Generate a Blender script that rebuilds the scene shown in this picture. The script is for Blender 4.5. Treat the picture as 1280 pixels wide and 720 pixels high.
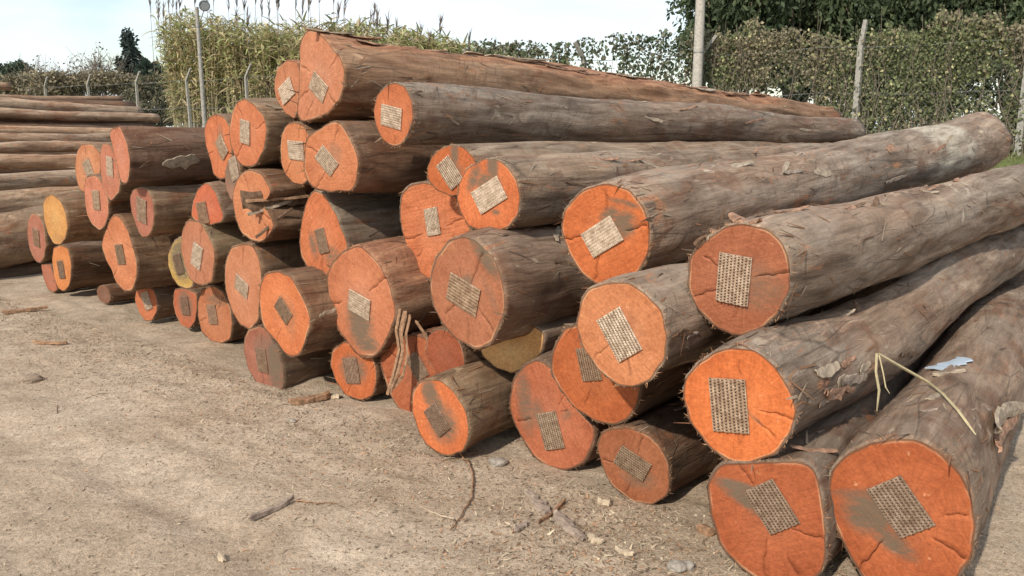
import bpy, math, random
import numpy as np
from mathutils import Vector, Matrix
R=math.radians
sc=bpy.context.scene
for o in list(bpy.data.objects): bpy.data.objects.remove(o)
C=sc.collection
# ------------------------------------------------------------------ camera
F=1040.0; EYE=1.6; PITCH=math.atan(200/1040)
CP,SP=math.cos(PITCH),math.sin(PITCH)
cam=bpy.data.cameras.new('camera'); cam.sensor_width=36; cam.lens=36*F/1280
cam.clip_start=.05; cam.clip_end=3000
co=bpy.data.objects.new('camera',cam); C.objects.link(co)
co.location=(0,0,EYE); co.rotation_euler=(R(90)-PITCH,0,0); sc.camera=co
# ------------------------------------------------------------------ light
SUN=Vector((-.42,-.68,.62)).normalized()
el=math.asin(SUN.z); az=math.atan2(SUN.x,SUN.y)
w=bpy.data.worlds.new('World'); sc.world=w; w.use_nodes=True
nt=w.node_tree; N=nt.nodes; Lk=nt.links
bg=N['Background']
sky=N.new('ShaderNodeTexSky'); sky.sky_type='NISHITA'; sky.sun_disc=False
sky.sun_elevation=el; sky.sun_rotation=az; sky.air_density=1.2; sky.dust_density=.7
tc=N.new('ShaderNodeTexCoord'); mp=N.new('ShaderNodeMapping'); mp.inputs['Scale'].default_value=(1,1,3.2)
mp.inputs['Rotation'].default_value=(0,.25,.3)
nz=N.new('ShaderNodeTexNoise'); nz.inputs['Scale'].default_value=2.3; nz.inputs['Detail'].default_value=7; nz.inputs['Roughness'].default_value=.55
nz.inputs['Distortion'].default_value=.6
rp=N.new('ShaderNodeValToRGB'); rp.color_ramp.elements[0].position=.40; rp.color_ramp.elements[0].color=(.22,.22,.22,1)
rp.color_ramp.elements[1].position=.58; rp.color_ramp.elements[1].color=(1,1,1,1)
mx=N.new('ShaderNodeMix'); mx.data_type='RGBA'
mx.inputs[7].default_value=(6.1,6.6,7.05,1)
Lk.new(tc.outputs['Generated'],mp.inputs['Vector']); Lk.new(mp.outputs[0],nz.inputs['Vector'])
Lk.new(nz.outputs['Fac'],rp.inputs[0]); Lk.new(rp.outputs[0],mx.inputs[0]); Lk.new(sky.outputs[0],mx.inputs[6])
Lk.new(mx.outputs[2],bg.inputs[0]); bg.inputs[1].default_value=.115
sd=bpy.data.lights.new('sun','SUN'); sd.energy=3.2; sd.angle=R(1.2); sd.color=(1,.93,.82)
so=bpy.data.objects.new('sun',sd); C.objects.link(so)
so.rotation_euler=(-SUN).to_track_quat('-Z','Y').to_euler()
sc.view_settings.view_transform='Standard'; sc.view_settings.look='None'
sc.view_settings.exposure=0.58; sc.view_settings.gamma=1
# ------------------------------------------------------------------ helpers
rng=np.random.default_rng(7)
def ray(u,v):
    x=(u-640)/F; y=(360-v)/F
    return np.array([x,CP+y*SP,-SP+y*CP])
def at(u,v,z): return np.array([0,0,EYE])+z*ray(u,v)
def lin(c):
    return tuple(((x/255)/12.92 if x/255<.04045 else ((x/255+.055)/1.055)**2.4) for x in c)
_T=rng.random(4096)
def vnoise(x,y,z):
    x,y,z=np.broadcast_arrays(x,y,z)
    xi,yi,zi=[np.floor(a).astype(np.int64) for a in (x,y,z)]
    f=[a-np.floor(a) for a in (x,y,z)]; f=[a*a*(3-2*a) for a in f]
    def h(a,b,c): return _T[(a*73856093 ^ b*19349663 ^ c*83492791)&4095]
    r=0
    for i in (0,1):
        for j in (0,1):
            for k in (0,1):
                r=r+h(xi+i,yi+j,zi+k)*(f[0] if i else 1-f[0])*(f[1] if j else 1-f[1])*(f[2] if k else 1-f[2])
    return r*2-1
def fbm(x,y,z,o=3):
    r=0;a=1
    for i in range(o): r=r+a*vnoise(x*2**i+i*17,y*2**i+i*5,z*2**i+i*11); a*=.5
    return r
def mesh(name,verts,faces,mats=(),smooth=False,mi=None,cols=None,attrs=None):
    me=bpy.data.meshes.new(name)
    verts=np.asarray(verts,np.float32)
    if isinstance(faces,np.ndarray):
        k=faces.shape[1]; nf=len(faces)
        me.vertices.add(len(verts)); me.vertices.foreach_set('co',verts.ravel())
        me.loops.add(nf*k); me.loops.foreach_set('vertex_index',faces.astype(np.int32).ravel())
        me.polygons.add(nf); me.polygons.foreach_set('loop_start',np.arange(0,nf*k,k,dtype=np.int32))
        me.update(calc_edges=True)
    else:
        me.from_pydata(verts.tolist(),[],faces)
    for m in mats: me.materials.append(m)
    n=len(me.polygons)
    me.polygons.foreach_set('use_smooth',np.full(n,smooth))
    if mi is not None: me.polygons.foreach_set('material_index',np.asarray(mi,np.int32))
    if cols is not None:
        a=me.color_attributes.new('tint','FLOAT_COLOR','POINT')
        cc=np.ones((len(verts),4),np.float32); cc[:,:3]=cols; a.data.foreach_set('color',cc.ravel())
    for k,v in (attrs or {}).items():
        a=me.attributes.new(k,'FLOAT','POINT'); a.data.foreach_set('value',np.asarray(v,np.float32))
    me.validate(); me.update()
    return me
def obj(name,me,parent=None,loc=None,**props):
    o=bpy.data.objects.new(name,me); C.objects.link(o)
    if parent is not None: o.parent=parent
    if loc is not None: o.location=loc
    for k,v in props.items(): o[k]=v
    return o
def empty(name,mat,**props):
    o=bpy.data.objects.new(name,None); C.objects.link(o); o.empty_display_size=.1
    o.matrix_world=mat
    for k,v in props.items(): o[k]=v
    return o
def grid(nu,nv,closed=False):
    """quads for a grid of nv rows by nu columns"""
    i=np.arange(nu if closed else nu-1); j=np.arange(nv-1)
    I,J=np.meshgrid(i,j); I2=(I+1)%nu
    return np.stack([J*nu+I,J*nu+I2,(J+1)*nu+I2,(J+1)*nu+I],-1).reshape(-1,4)
def join(parts):
    vs=[];fs=[];ms=[];cs=[];n=0
    for p in parts:
        v,f=p[0],p[1]; vs.append(v); fs.append(f+n); n+=len(v)
        ms.append(np.full(len(f),p[2] if len(p)>2 else 0))
    return np.concatenate(vs),np.concatenate(fs),np.concatenate(ms)
def tube(pts,rad,n=8,caps=True):
    pts=np.asarray(pts,float); m=len(pts); rad=np.broadcast_to(rad,(m,))
    t=np.gradient(pts,axis=0); t/=np.linalg.norm(t,axis=1)[:,None]
    up=np.array([0,0,1.]) if abs(t[0][2])<.9 else np.array([1.,0,0])
    a=np.cross(t,up); a/=np.linalg.norm(a,axis=1)[:,None]; b=np.cross(t,a)
    th=np.linspace(0,2*np.pi,n,endpoint=False)
    v=pts[:,None]+rad[:,None,None]*(np.cos(th)[None,:,None]*a[:,None]+np.sin(th)[None,:,None]*b[:,None])
    v=v.reshape(-1,3); f=grid(n,m,True)
    if caps:
        v=np.vstack([v,pts[0],pts[-1]]); k=m*n; i=np.arange(n)
        f=np.vstack([f,np.stack([(i+1)%n,i,np.full(n,k),np.full(n,k)],1)])
        f=np.vstack([f,np.stack([(m-1)*n+i,(m-1)*n+(i+1)%n,np.full(n,k+1),np.full(n,k+1)],1)])
    return v,f
def boxv(c,s,rot=None):
    g=np.array([[x,y,z] for x in(-.5,.5) for y in(-.5,.5) for z in(-.5,.5)])*s
    if rot is not None: g=g@np.asarray(rot).T
    return g+np.asarray(c),np.array([[0,1,3,2],[4,6,7,5],[0,4,5,1],[2,3,7,6],[0,2,6,4],[1,5,7,3]])
def fixtri(v,f,mats,name,**k):
    return mesh(name,v,[list(dict.fromkeys(q)) for q in f.tolist()],mats,**k)
def ribbons(P,Dv,Nn,ln,wd,curl,seg=3):
    """strips: start P, direction Dv, normal Nn, length ln, width wd, lift curl"""
    n=len(P); S=np.cross(Dv,Nn); S/=np.linalg.norm(S,axis=1)[:,None]+1e-9
    out=[]
    for k in range(seg+1):
        t=k/seg
        c=P+Dv*(ln*t)[:,None]+Nn*(curl*t*t)[:,None]
        ww=(wd*(1-.75*t*t))[:,None]*.5
        out+= [c-S*ww,c+S*ww]
    v=np.stack(out,1).reshape(-1,3)
    b=np.arange(n)[:,None,None]*(2*(seg+1)); k=np.arange(seg)[None,:,None]*2
    f=(b+k+np.array([0,1,3,2])[None,None]).reshape(-1,4)
    return v,f
# ------------------------------------------------------------------ materials
class MT:
    def __init__(s,name,rough=.9,spec=.2):
        s.m=bpy.data.materials.new(name); s.m.use_nodes=True; s.t=s.m.node_tree
        s.b=s.t.nodes['Principled BSDF']; s.b.inputs['Roughness'].default_value=rough
        s.b.inputs['Specular IOR Level'].default_value=spec
    def n(s,t,**k):
        x=s.t.nodes.new('ShaderNode'+t)
        for a,b in k.items():
            if a.startswith('i_'): x.inputs[a[2:].replace('_',' ')].default_value=b
            else: setattr(x,a,b)
        return x
    def l(s,a,b): s.t.links.new(a,b)
    def noise(s,vec,scale,detail=4,rough=.6,dist=0):
        x=s.n('TexNoise'); x.inputs['Scale'].default_value=scale; x.inputs['Detail'].default_value=detail
        x.inputs['Roughness'].default_value=rough; x.inputs['Distortion'].default_value=dist
        if vec is not None: s.l(vec,x.inputs['Vector'])
        return x.outputs['Fac']
    def map(s,vec,scale=(1,1,1),rot=(0,0,0),loc=(0,0,0)):
        x=s.n('Mapping'); x.inputs['Scale'].default_value=scale; x.inputs['Rotation'].default_value=rot; x.inputs['Location'].default_value=loc
        s.l(vec,x.inputs['Vector']); return x.outputs[0]
    def ramp(s,f,stops):
        x=s.n('ValToRGB'); e=x.color_ramp.elements
        while len(e)<len(stops): e.new(.5)
        for a,(p,c) in zip(e,stops):
            a.position=p; a.color=(c,c,c,1) if not hasattr(c,'__len__') else (*c,1)
        s.l(f,x.inputs[0]); return x.outputs[0]
    def mix(s,f,a,b,mode='MIX'):
        x=s.n('Mix',data_type='RGBA',blend_type=mode)
        for i,v in ((0,f),(6,a),(7,b)):
            if hasattr(v,'is_output'): s.l(v,x.inputs[i])
            elif i==0: x.inputs[0].default_value=v
            else: x.inputs[i].default_value=(*v,1)
        return x.outputs[2]
    def math(s,op,a,b=0.,c=None):
        x=s.n('Math',operation=op)
        for i,v in enumerate((a,b) if c is None else (a,b,c)):
            if hasattr(v,'is_output'): s.l(v,x.inputs[i])
            else: x.inputs[i].default_value=v
        return x.outputs[0]
    def bump(s,h,strength=.5,dist=.01,prev=None):
        x=s.n('Bump'); x.inputs['Strength'].default_value=strength; x.inputs['Distance'].default_value=dist
        s.l(h,x.inputs['Height'])
        if prev is not None: s.l(prev,x.inputs['Normal'])
        return x.outputs[0]
    def out(s,col=None,nor=None,rough=None):
        if col is not None: s.l(col,s.b.inputs['Base Color'])
        if nor is not None: s.l(nor,s.b.inputs['Normal'])
        if rough is not None: s.l(rough,s.b.inputs['Roughness'])
        return s.m
def simple(name,c,rough=.8,metal=0,nscale=30,var=.35,bump=.3):
    t=MT(name,rough); g=t.n('TexCoord').outputs['Object']
    f=t.noise(g,nscale,5); r=t.ramp(f,[(.3,tuple(x*(1-var) for x in c)),(.7,tuple(x*(1+var) for x in c))])
    t.b.inputs['Metallic'].default_value=metal
    return t.out(r,t.bump(f,bump,.005))
def tintmat(name,rough=.9,trans=0):
    t=MT(name,rough,.25); a=t.n('Attribute',attribute_name='tint')
    col=t.mix(1.,a.outputs['Color'],(1,1,1),'MULTIPLY')
    if trans:
        d=t.n('BsdfTranslucent'); t.l(col,d.inputs[0]); ms=t.n('MixShader'); ms.inputs[0].default_value=trans
        t.l(t.b.outputs[0],ms.inputs[1]); t.l(d.outputs[0],ms.inputs[2])
        t.l(ms.outputs[0],t.t.nodes['Material Output'].inputs[0])
    return t.out(col)
def seedvec(t,vec,rot=True):
    oi=t.n('ObjectInfo'); cb=t.n('CombineXYZ')
    r=t.math('MULTIPLY',oi.outputs['Random'],97.)
    for i in range(3): t.l(r,cb.inputs[i])
    v=t.n('VectorMath',operation='ADD'); t.l(vec,v.inputs[0]); t.l(cb.outputs[0],v.inputs[1])
    return v.outputs[0],oi
# bark
def bark_material():
    t=MT('eucalyptus_bark',.82,.22); g=t.n('TexCoord').outputs['Object']
    # scale in the log's frame first, then shift by the seed
    fib,oi=seedvec(t,t.map(g,(1,1,.11)))
    fib2,_=seedvec(t,t.map(g,(1,1,.16),rot=(0,0,0)))
    wr,_=seedvec(t,t.map(g,(.7,.7,6.)))
    blo,_=seedvec(t,t.map(g,(1,1,.45)))
    f1=t.noise(fib,55,6,.72,.4); f2=t.noise(fib2,11,5,.6,1.0)
    w1=t.noise(wr,7,5,.7,.8)
    b1=t.noise(blo,3.2,5,.6,.8); b2=t.noise(blo,5.5,4,.55,1.2); b3=t.noise(blo,7.5,5,.6,.6)
    base=t.ramp(f2,[(.28,(.085,.055,.038)),(.46,(.175,.125,.090)),(.60,(.25,.188,.140)),(.76,(.37,.29,.22))])
    base=t.mix(t.ramp(b1,[(.44,0),(.66,.6)]),base,(.29,.235,.185))                 # weathered pale grey-tan
    base=t.mix(t.ramp(b2,[(.54,0),(.66,.8)]),base,(.165,.095,.062))                 # darker inner bark
    hu,_=seedvec(t,t.map(g,(1,1,.3),loc=(7,1,3))); b5=t.noise(hu,1.7,3,.5,.4)
    base=t.mix(1.,base,t.ramp(b5,[(.34,(1.10,.97,.87)),(.5,(1.04,1.02,1)),(.66,(.92,.96,.98))]),'MULTIPLY')
    base=t.mix(t.ramp(b3,[(.64,0),(.69,.7)]),base,(.44,.36,.27))                    # fresh scuffs
    red,_=seedvec(t,t.map(g,(1.3,1.3,.5),loc=(4,2,9)))
    b4=t.noise(red,6,6,.7,1.5)
    base=t.mix(t.ramp(b4,[(.60,0),(.68,.75)]),base,(.33,.15,.075))
    bn=t.n('Attribute',attribute_name='bare').outputs['Fac']; bnn=t.noise(blo,7,4,.6)
    base=t.mix(t.math('MULTIPLY',bn,t.ramp(bnn,[(.35,.25),(.5,.9)])),base,t.ramp(f2,[(.3,(.24,.19,.145)),(.6,(.46,.40,.31))]))
    tn=t.n('Attribute',attribute_name='torn').outputs['Fac']
    tt_=t.noise(t.map(fib2,(1,1,1)),16,6,.75,1.2); tm=t.math('ADD',tn,t.math('MULTIPLY',t.math('SUBTRACT',tt_,.5),1.6))
    tm=t.math('MULTIPLY',t.ramp(tm,[(.35,0),(.6,1)]),t.ramp(tn,[(.02,0),(.25,1)]))
    base=t.mix(tm,base,t.ramp(tt_,[(.3,(.16,.075,.045)),(.5,(.29,.18,.125)),(.7,(.46,.34,.24))]))
    fine=t.ramp(f1,[(.25,.62),(.5,.98),(.75,1.26)])
    base=t.mix(1.,base,fine,'MULTIPLY')
    ww=t.ramp(w1,[(.3,.72),(.55,1.08)])
    base=t.mix(.5,base,ww,'MULTIPLY')
    sx=t.n('SeparateXYZ'); t.l(g,sx.inputs[0]); an=t.math('MULTIPLY',t.math('ARCTAN2',sx.outputs[1],sx.outputs[0]),.22)
    ha=t.math('ADD',t.math('MULTIPLY',an,.55),t.math('MULTIPLY',sx.outputs[2],.83)); hb=t.math('SUBTRACT',t.math('MULTIPLY',an,.83),t.math('MULTIPLY',sx.outputs[2],.55))
    hc=t.n('CombineXYZ'); t.l(t.math('MULTIPLY',ha,75.),hc.inputs[0]); t.l(t.math('MULTIPLY',hb,7.),hc.inputs[1]); hs,_=seedvec(t,hc.outputs[0])
    hn=t.noise(hs,1.,3,.6,.3); hm=t.noise(blo,2.6,3); scr=t.mix(t.ramp(hm,[(.46,0),(.58,1)]),(1,1,1),t.ramp(hn,[(.33,.55),(.45,1.0),(.62,1.0),(.74,1.35)]))
    base=t.mix(.75,base,scr,'MULTIPLY')
    vo=t.n('TexVoronoi',feature='DISTANCE_TO_EDGE'); vo.inputs['Scale'].default_value=9
    t.l(t.n('VectorMath',operation='ADD').outputs[0],vo.inputs['Vector']) if False else t.l(fib2,vo.inputs['Vector'])
    ck=t.ramp(vo.outputs['Distance'],[(0,.45),(.035,1)])
    cm=t.noise(blo,4,2); ck=t.mix(t.ramp(cm,[(.45,0),(.6,1)]),(1,1,1),ck)
    base=t.mix(.8,base,ck,'MULTIPLY')
    base=t.mix(1.,base,oi.outputs['Color'],'MULTIPLY')
    h=t.math('ADD',t.math('MULTIPLY',f1,1.),t.math('MULTIPLY',w1,.3)); h=t.math('ADD',h,t.math('MULTIPLY',f2,1.2))
    nn=t.bump(h,.65,.012); nn=t.bump(ck,.5,.006,nn)
    return t.out(base,nn)
M_bark=bark_material()
# sawn face
def face_material():
    t=MT('sawn_red_wood',.78,.25); g=t.n('TexCoord').outputs['Object']
    sv,oi=seedvec(t,g)
    big=t.noise(sv,5.5,4,.6); fine=t.noise(sv,70,5,.7); mid=t.noise(sv,22,5,.65)
    # growth rings
    le=t.n('VectorMath',operation='LENGTH'); t.l(t.map(g,(1,1,0)),le.inputs[0])
    rr=t.math('ADD',t.math('MULTIPLY',le.outputs['Value'],150.),t.math('MULTIPLY',big,60.))
    ring=t.math('SINE',rr)
    ring=t.math('ADD',t.math('MULTIPLY',ring,.6),t.math('MULTIPLY',t.math('SINE',t.math('ADD',t.math('MULTIPLY',le.outputs['Value'],430.),t.math('MULTIPLY',big,70.))),.55))
    ringc=t.ramp(t.math('MULTIPLY_ADD',ring,.5,.5),[(0,.84),(1,1.07)])
    # saw kerf marks, turned by the seed
    rot=t.n('VectorRotate',rotation_type='Z_AXIS'); t.l(g,rot.inputs['Vector'])
    t.l(t.math('MULTIPLY',oi.outputs['Random'],37.),rot.inputs['Angle'])
    wv=t.n('TexWave',wave_type='BANDS',bands_direction='X'); wv.inputs['Scale'].default_value=26; wv.inputs['Distortion'].default_value=3.5
    wv.inputs['Detail'].default_value=4; wv.inputs['Detail Scale'].default_value=1.2; t.l(rot.outputs[0],wv.inputs['Vector'])
    saw=t.map(rot.outputs[0],(22,1.5,1)); sawn,_=seedvec(t,saw); sn=t.noise(sawn,5,5,.7)
    col=t.mix(1.,oi.outputs['Color'],t.ramp(big,[(.25,(.82,.74,.68)),(.5,(1,1,1)),(.75,(1.14,1.22,1.28))]),'MULTIPLY')
    col=t.mix(.75,col,ringc,'MULTIPLY')
    col=t.mix(oi.outputs['Alpha'],col,t.ramp(sn,[(.28,(.66,.60,.56)),(.5,(1,1,1)),(.74,(1.16,1.2,1.26))]),'MULTIPLY')
    col=t.mix(.6,col,t.ramp(fine,[(.3,.78),(.6,1.1)]),'MULTIPLY')
    col=t.mix(t.ramp(mid,[(.66,0),(.74,.5)]),col,(.70,.40,.22))
    rad=t.n('Attribute',attribute_name='rad').outputs['Fac']
    sx=t.n('SeparateXYZ'); t.l(g,sx.inputs[0]); an=t.math('ARCTAN2',sx.outputs[1],sx.outputs[0])
    # radial rays (cos/sin of the angle so the pattern closes) against slow change along the radius
    nrmv=t.n('VectorMath',operation='NORMALIZE'); t.l(t.map(g,(1,1,0)),nrmv.inputs[0])
    pv=t.n('VectorMath',operation='SCALE'); t.l(nrmv.outputs[0],pv.inputs[0]); pv.inputs['Scale'].default_value=9.
    pc=t.n('CombineXYZ'); t.l(t.math('MULTIPLY',le.outputs['Value'],9.),pc.inputs[2]); pa=t.n('VectorMath',operation='ADD'); t.l(pv.outputs[0],pa.inputs[0]); t.l(pc.outputs[0],pa.inputs[1])
    pseed,_=seedvec(t,pa.outputs[0]); rays_=t.noise(pseed,1.6,6,.72,.2)
    col=t.mix(.75,col,t.ramp(rays_,[(.30,(.74,.68,.63)),(.5,(1,1,1)),(.72,(1.12,1.17,1.2))]),'MULTIPLY')
    heart=t.ramp(t.math('ADD',rad,t.math('MULTIPLY',t.math('SUBTRACT',big,.5),.9)),[(.25,(1.0,1.10,1.22)),(.55,(1.02,1.0,1.0)),(.95,(.93,.88,.83))])
    col=t.mix(.8,col,heart,'MULTIPLY')
    rn=t.math('ADD',rad,t.math('MULTIPLY',mid,.05))
    rimn=t.ramp(t.noise(sv,4.5,2),[(.48,0),(.62,1)])
    col=t.mix(t.math('MULTIPLY',rimn,t.ramp(rn,[(.965,0),(.99,.5)])),col,(.60,.38,.22))
    col=t.mix(t.ramp(rn,[(.995,0),(1.02,.8)]),col,(.11,.055,.03))
    st=t.n('Attribute',attribute_name='stain').outputs['Fac']
    streak=t.noise(t.map(g,(3,9,1)),6,5,.7)
    sf=t.math('MULTIPLY',st,t.ramp(streak,[(.30,.5),(.6,1.3)]))
    sf=t.ramp(sf,[(.10,0),(.75,.88)])
    col=t.mix(sf,col,(.115,.092,.062))
    ck=t.n('Attribute',attribute_name='crack').outputs['Fac']
    col=t.mix(ck,col,(.035,.014,.008))
    h=t.math('ADD',t.math('MULTIPLY',sn,oi.outputs['Alpha']),t.math('MULTIPLY',fine,.9))
    return t.out(col,t.bump(h,.55,.006))
M_face=face_material()
def plate_material():
    t=MT('galvanised_plate',.62,.5); g=t.n('TexCoord').outputs['Object']; sv,oi=seedvec(t,g)
    f=t.noise(sv,5,5,.7); f2=t.noise(sv,26,3)
    c=t.ramp(f,[(.3,(.22,.155,.11)),(.5,(.42,.345,.27)),(.7,(.60,.53,.44))])
    c=t.mix(.6,c,t.ramp(f2,[(.35,(.6,.52,.45)),(.65,(1.1,1.1,1.1))]),'MULTIPLY')
    c=t.mix(1.,c,oi.outputs['Color'],'MULTIPLY')
    t.b.inputs['Metallic'].default_value=.2; t.b.inputs['Roughness'].default_value=.42
    return t.out(c,t.bump(f2,.3,.01))
M_plate=plate_material()
M_slot=simple('dark_slot',(.05,.032,.022),.9)
M_fibre=tintmat('bark_fibre',.9,.25)
M_leaf=tintmat('foliage',.65,.3)
M_chip=tintmat('wood_chip',.95)
M_wood=simple('weathered_wood',(.30,.24,.18),.85,nscale=60)
M_conc=simple('concrete_post',(.27,.255,.225),.9,nscale=18,var=.3)
M_wire=simple('galvanised_wire',(.25,.25,.24),.5,.6)
M_dead=simple('grey_twig',(.16,.13,.10),.9)
M_trunk=simple('tree_trunk',(.20,.16,.12),.9,nscale=8)
# ------------------------------------------------------------------ ground
FC=22.74; FS=.66; FN=math.sqrt(1+FS*FS)
def fd(x,y): return (y-(FC-FS*x))/FN             # signed distance beyond the fence line
def bank(x,y):
    d=np.clip((fd(x,y)+5.5)/4.5,0,1); return 1.05*d*d*(3-2*d)
def gh(x,y):
    x=np.asarray(x,float); y=np.asarray(y,float)
    near=np.clip((14-np.hypot(x,y))/6,0,1)
    ru=x*.766-y*.643; rv=x*.643+y*.766; rut=-.035*(np.exp(-((rv-1.55+.12*np.sin(ru*.8))/.16)**2)+np.exp(-((rv+.15+.12*np.sin(ru*.8))/.16)**2))*(.55+.45*vnoise(ru*1.2,rv,2.2))
    r=rut*np.clip((11-np.hypot(x,y))/3,0,1)+.022*fbm(x*.55,y*.55,3.3,3)+near*.008*fbm(ru*1.4,rv*7,5.5,3)+near*(.009*fbm(x*3.1,y*3.1,1.1,3)+.0045*fbm(x*11+y*4,y*11,7.7,2))
    return r+bank(x,y)
def axis(lo,hi,step,far,ratio):
    a=list(np.arange(lo,hi,step)); s=step
    while a[-1]<far: s*=ratio; a.append(a[-1]+s)
    s=step; b=[lo]
    while b[-1]>-far: s*=ratio; b.append(b[-1]-s)
    return np.array(b[:0:-1]+a)
gx=axis(-6,3.,.03,900,1.06); gy=axis(1.2,8.2,.03,900,1.06)
GX,GY=np.meshgrid(gx,gy); GZ=gh(GX,GY)
gd=np.clip((fd(GX,GY)+5.2)/1.5,0,1)
def ground_material():
    t=MT('packed_dirt',.97,.1); g=t.n('TexCoord').outputs['Object']
    a=t.noise(g,.7,4,.6,.6); b=t.noise(g,6,6,.68,.3); c=t.noise(g,45,5,.75); d=t.noise(g,170,3,.7)
    rot=t.map(g,(1,3.0,1),rot=(0,0,R(-38))); e=t.noise(rot,2.6,6,.7,.8)
    col=t.ramp(a,[(.3,(.37,.275,.19)),(.5,(.46,.355,.255)),(.7,(.53,.425,.32))])
    col=t.mix(.45,col,t.ramp(e,[(.3,(.62,.56,.50)),(.52,(1,1,1)),(.75,(1.15,1.16,1.17))]),'MULTIPLY')
    col=t.mix(.7,col,t.ramp(b,[(.3,.74),(.6,1.10)]),'MULTIPLY')
    col=t.mix(.75,col,t.ramp(c,[(.30,.48),(.5,.98),(.72,1.3)]),'MULTIPLY')
    col=t.mix(.8,col,t.ramp(d,[(.3,.62),(.6,1.1),(.74,1.5)]),'MULTIPLY')
    gr=t.n('Attribute',attribute_name='grass').outputs['Fac']
    gc=t.ramp(b,[(.3,(.07,.085,.03)),(.7,(.17,.19,.07))])
    col=t.mix(gr,col,gc)
    h=t.math('ADD',t.math('MULTIPLY',b,.8),t.math('MULTIPLY',c,.8)); h=t.math('ADD',h,t.math('MULTIPLY',d,.35)); h=t.math('ADD',h,t.math('MULTIPLY',e,.4))
    return t.out(col,t.bump(h,.85,.018))
gm=mesh('ground',np.stack([GX,GY,GZ],-1).reshape(-1,3),grid(len(gx),len(gy)),[ground_material()],True,attrs={'grass':gd.ravel()})
obj('ground',gm,kind='structure')
# ------------------------------------------------------------------ nail plate (shared)
def plate_mesh():
    W,Hh,Tk=1.0,1.5,.04; P=[]
    P.append((*boxv((0,0,Tk/2),(W,Hh,Tk)),0))
    nx,ny=9,17; dx,dy=W/nx,Hh/ny
    for i in range(nx):
        for j in range(ny):
            x=-W/2+(i+.5)*dx; y=-Hh/2+(j+.5)*dy+(dy*.25 if i%2 else -.2*dy)
            y=min(max(y,-Hh/2+dy*.42),Hh/2-dy*.42)
            v=np.array([[x-dx*.22,y-dy*.34,Tk+.003],[x+dx*.22,y-dy*.34,Tk+.003],[x+dx*.22,y-dy*.02,Tk+.003],[x-dx*.22,y-dy*.02,Tk+.003]])
            P.append((v,np.array([[0,1,2,3]]),1))
            a=dx*.34; z=Tk+.07
            v=np.array([[x-a,y+dy*.08,Tk],[x+a,y+dy*.08,Tk],[x+a,y+dy*.42,Tk],[x-a,y+dy*.42,Tk],[x-a*.6,y+dy*.16,z],[x+a*.6,y+dy*.16,z]])
            P.append((v,np.array([[0,1,5,4],[1,2,5,5],[2,3,4,5],[3,0,4,4]]),0))
    v,f,m=join(P); return fixtri(v,f,[M_plate,M_slot],'nail_plate',mi=m)
PLATE=plate_mesh()
# ------------------------------------------------------------------ logs
PHI=R(39.5)
G1='logs of the main timber pile'; G2='logs of the second pile on the left'
def frame(phi,tilt):
    """axis D pointing away from the cut face; local Z points back to the viewer"""
    D=np.array([math.sin(phi)*math.cos(tilt),math.cos(phi)*math.cos(tilt),math.sin(tilt)])
    X=np.array([math.cos(phi),-math.sin(phi),0.]); Y=np.cross(-D,X)
    return X,Y,-D

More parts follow.
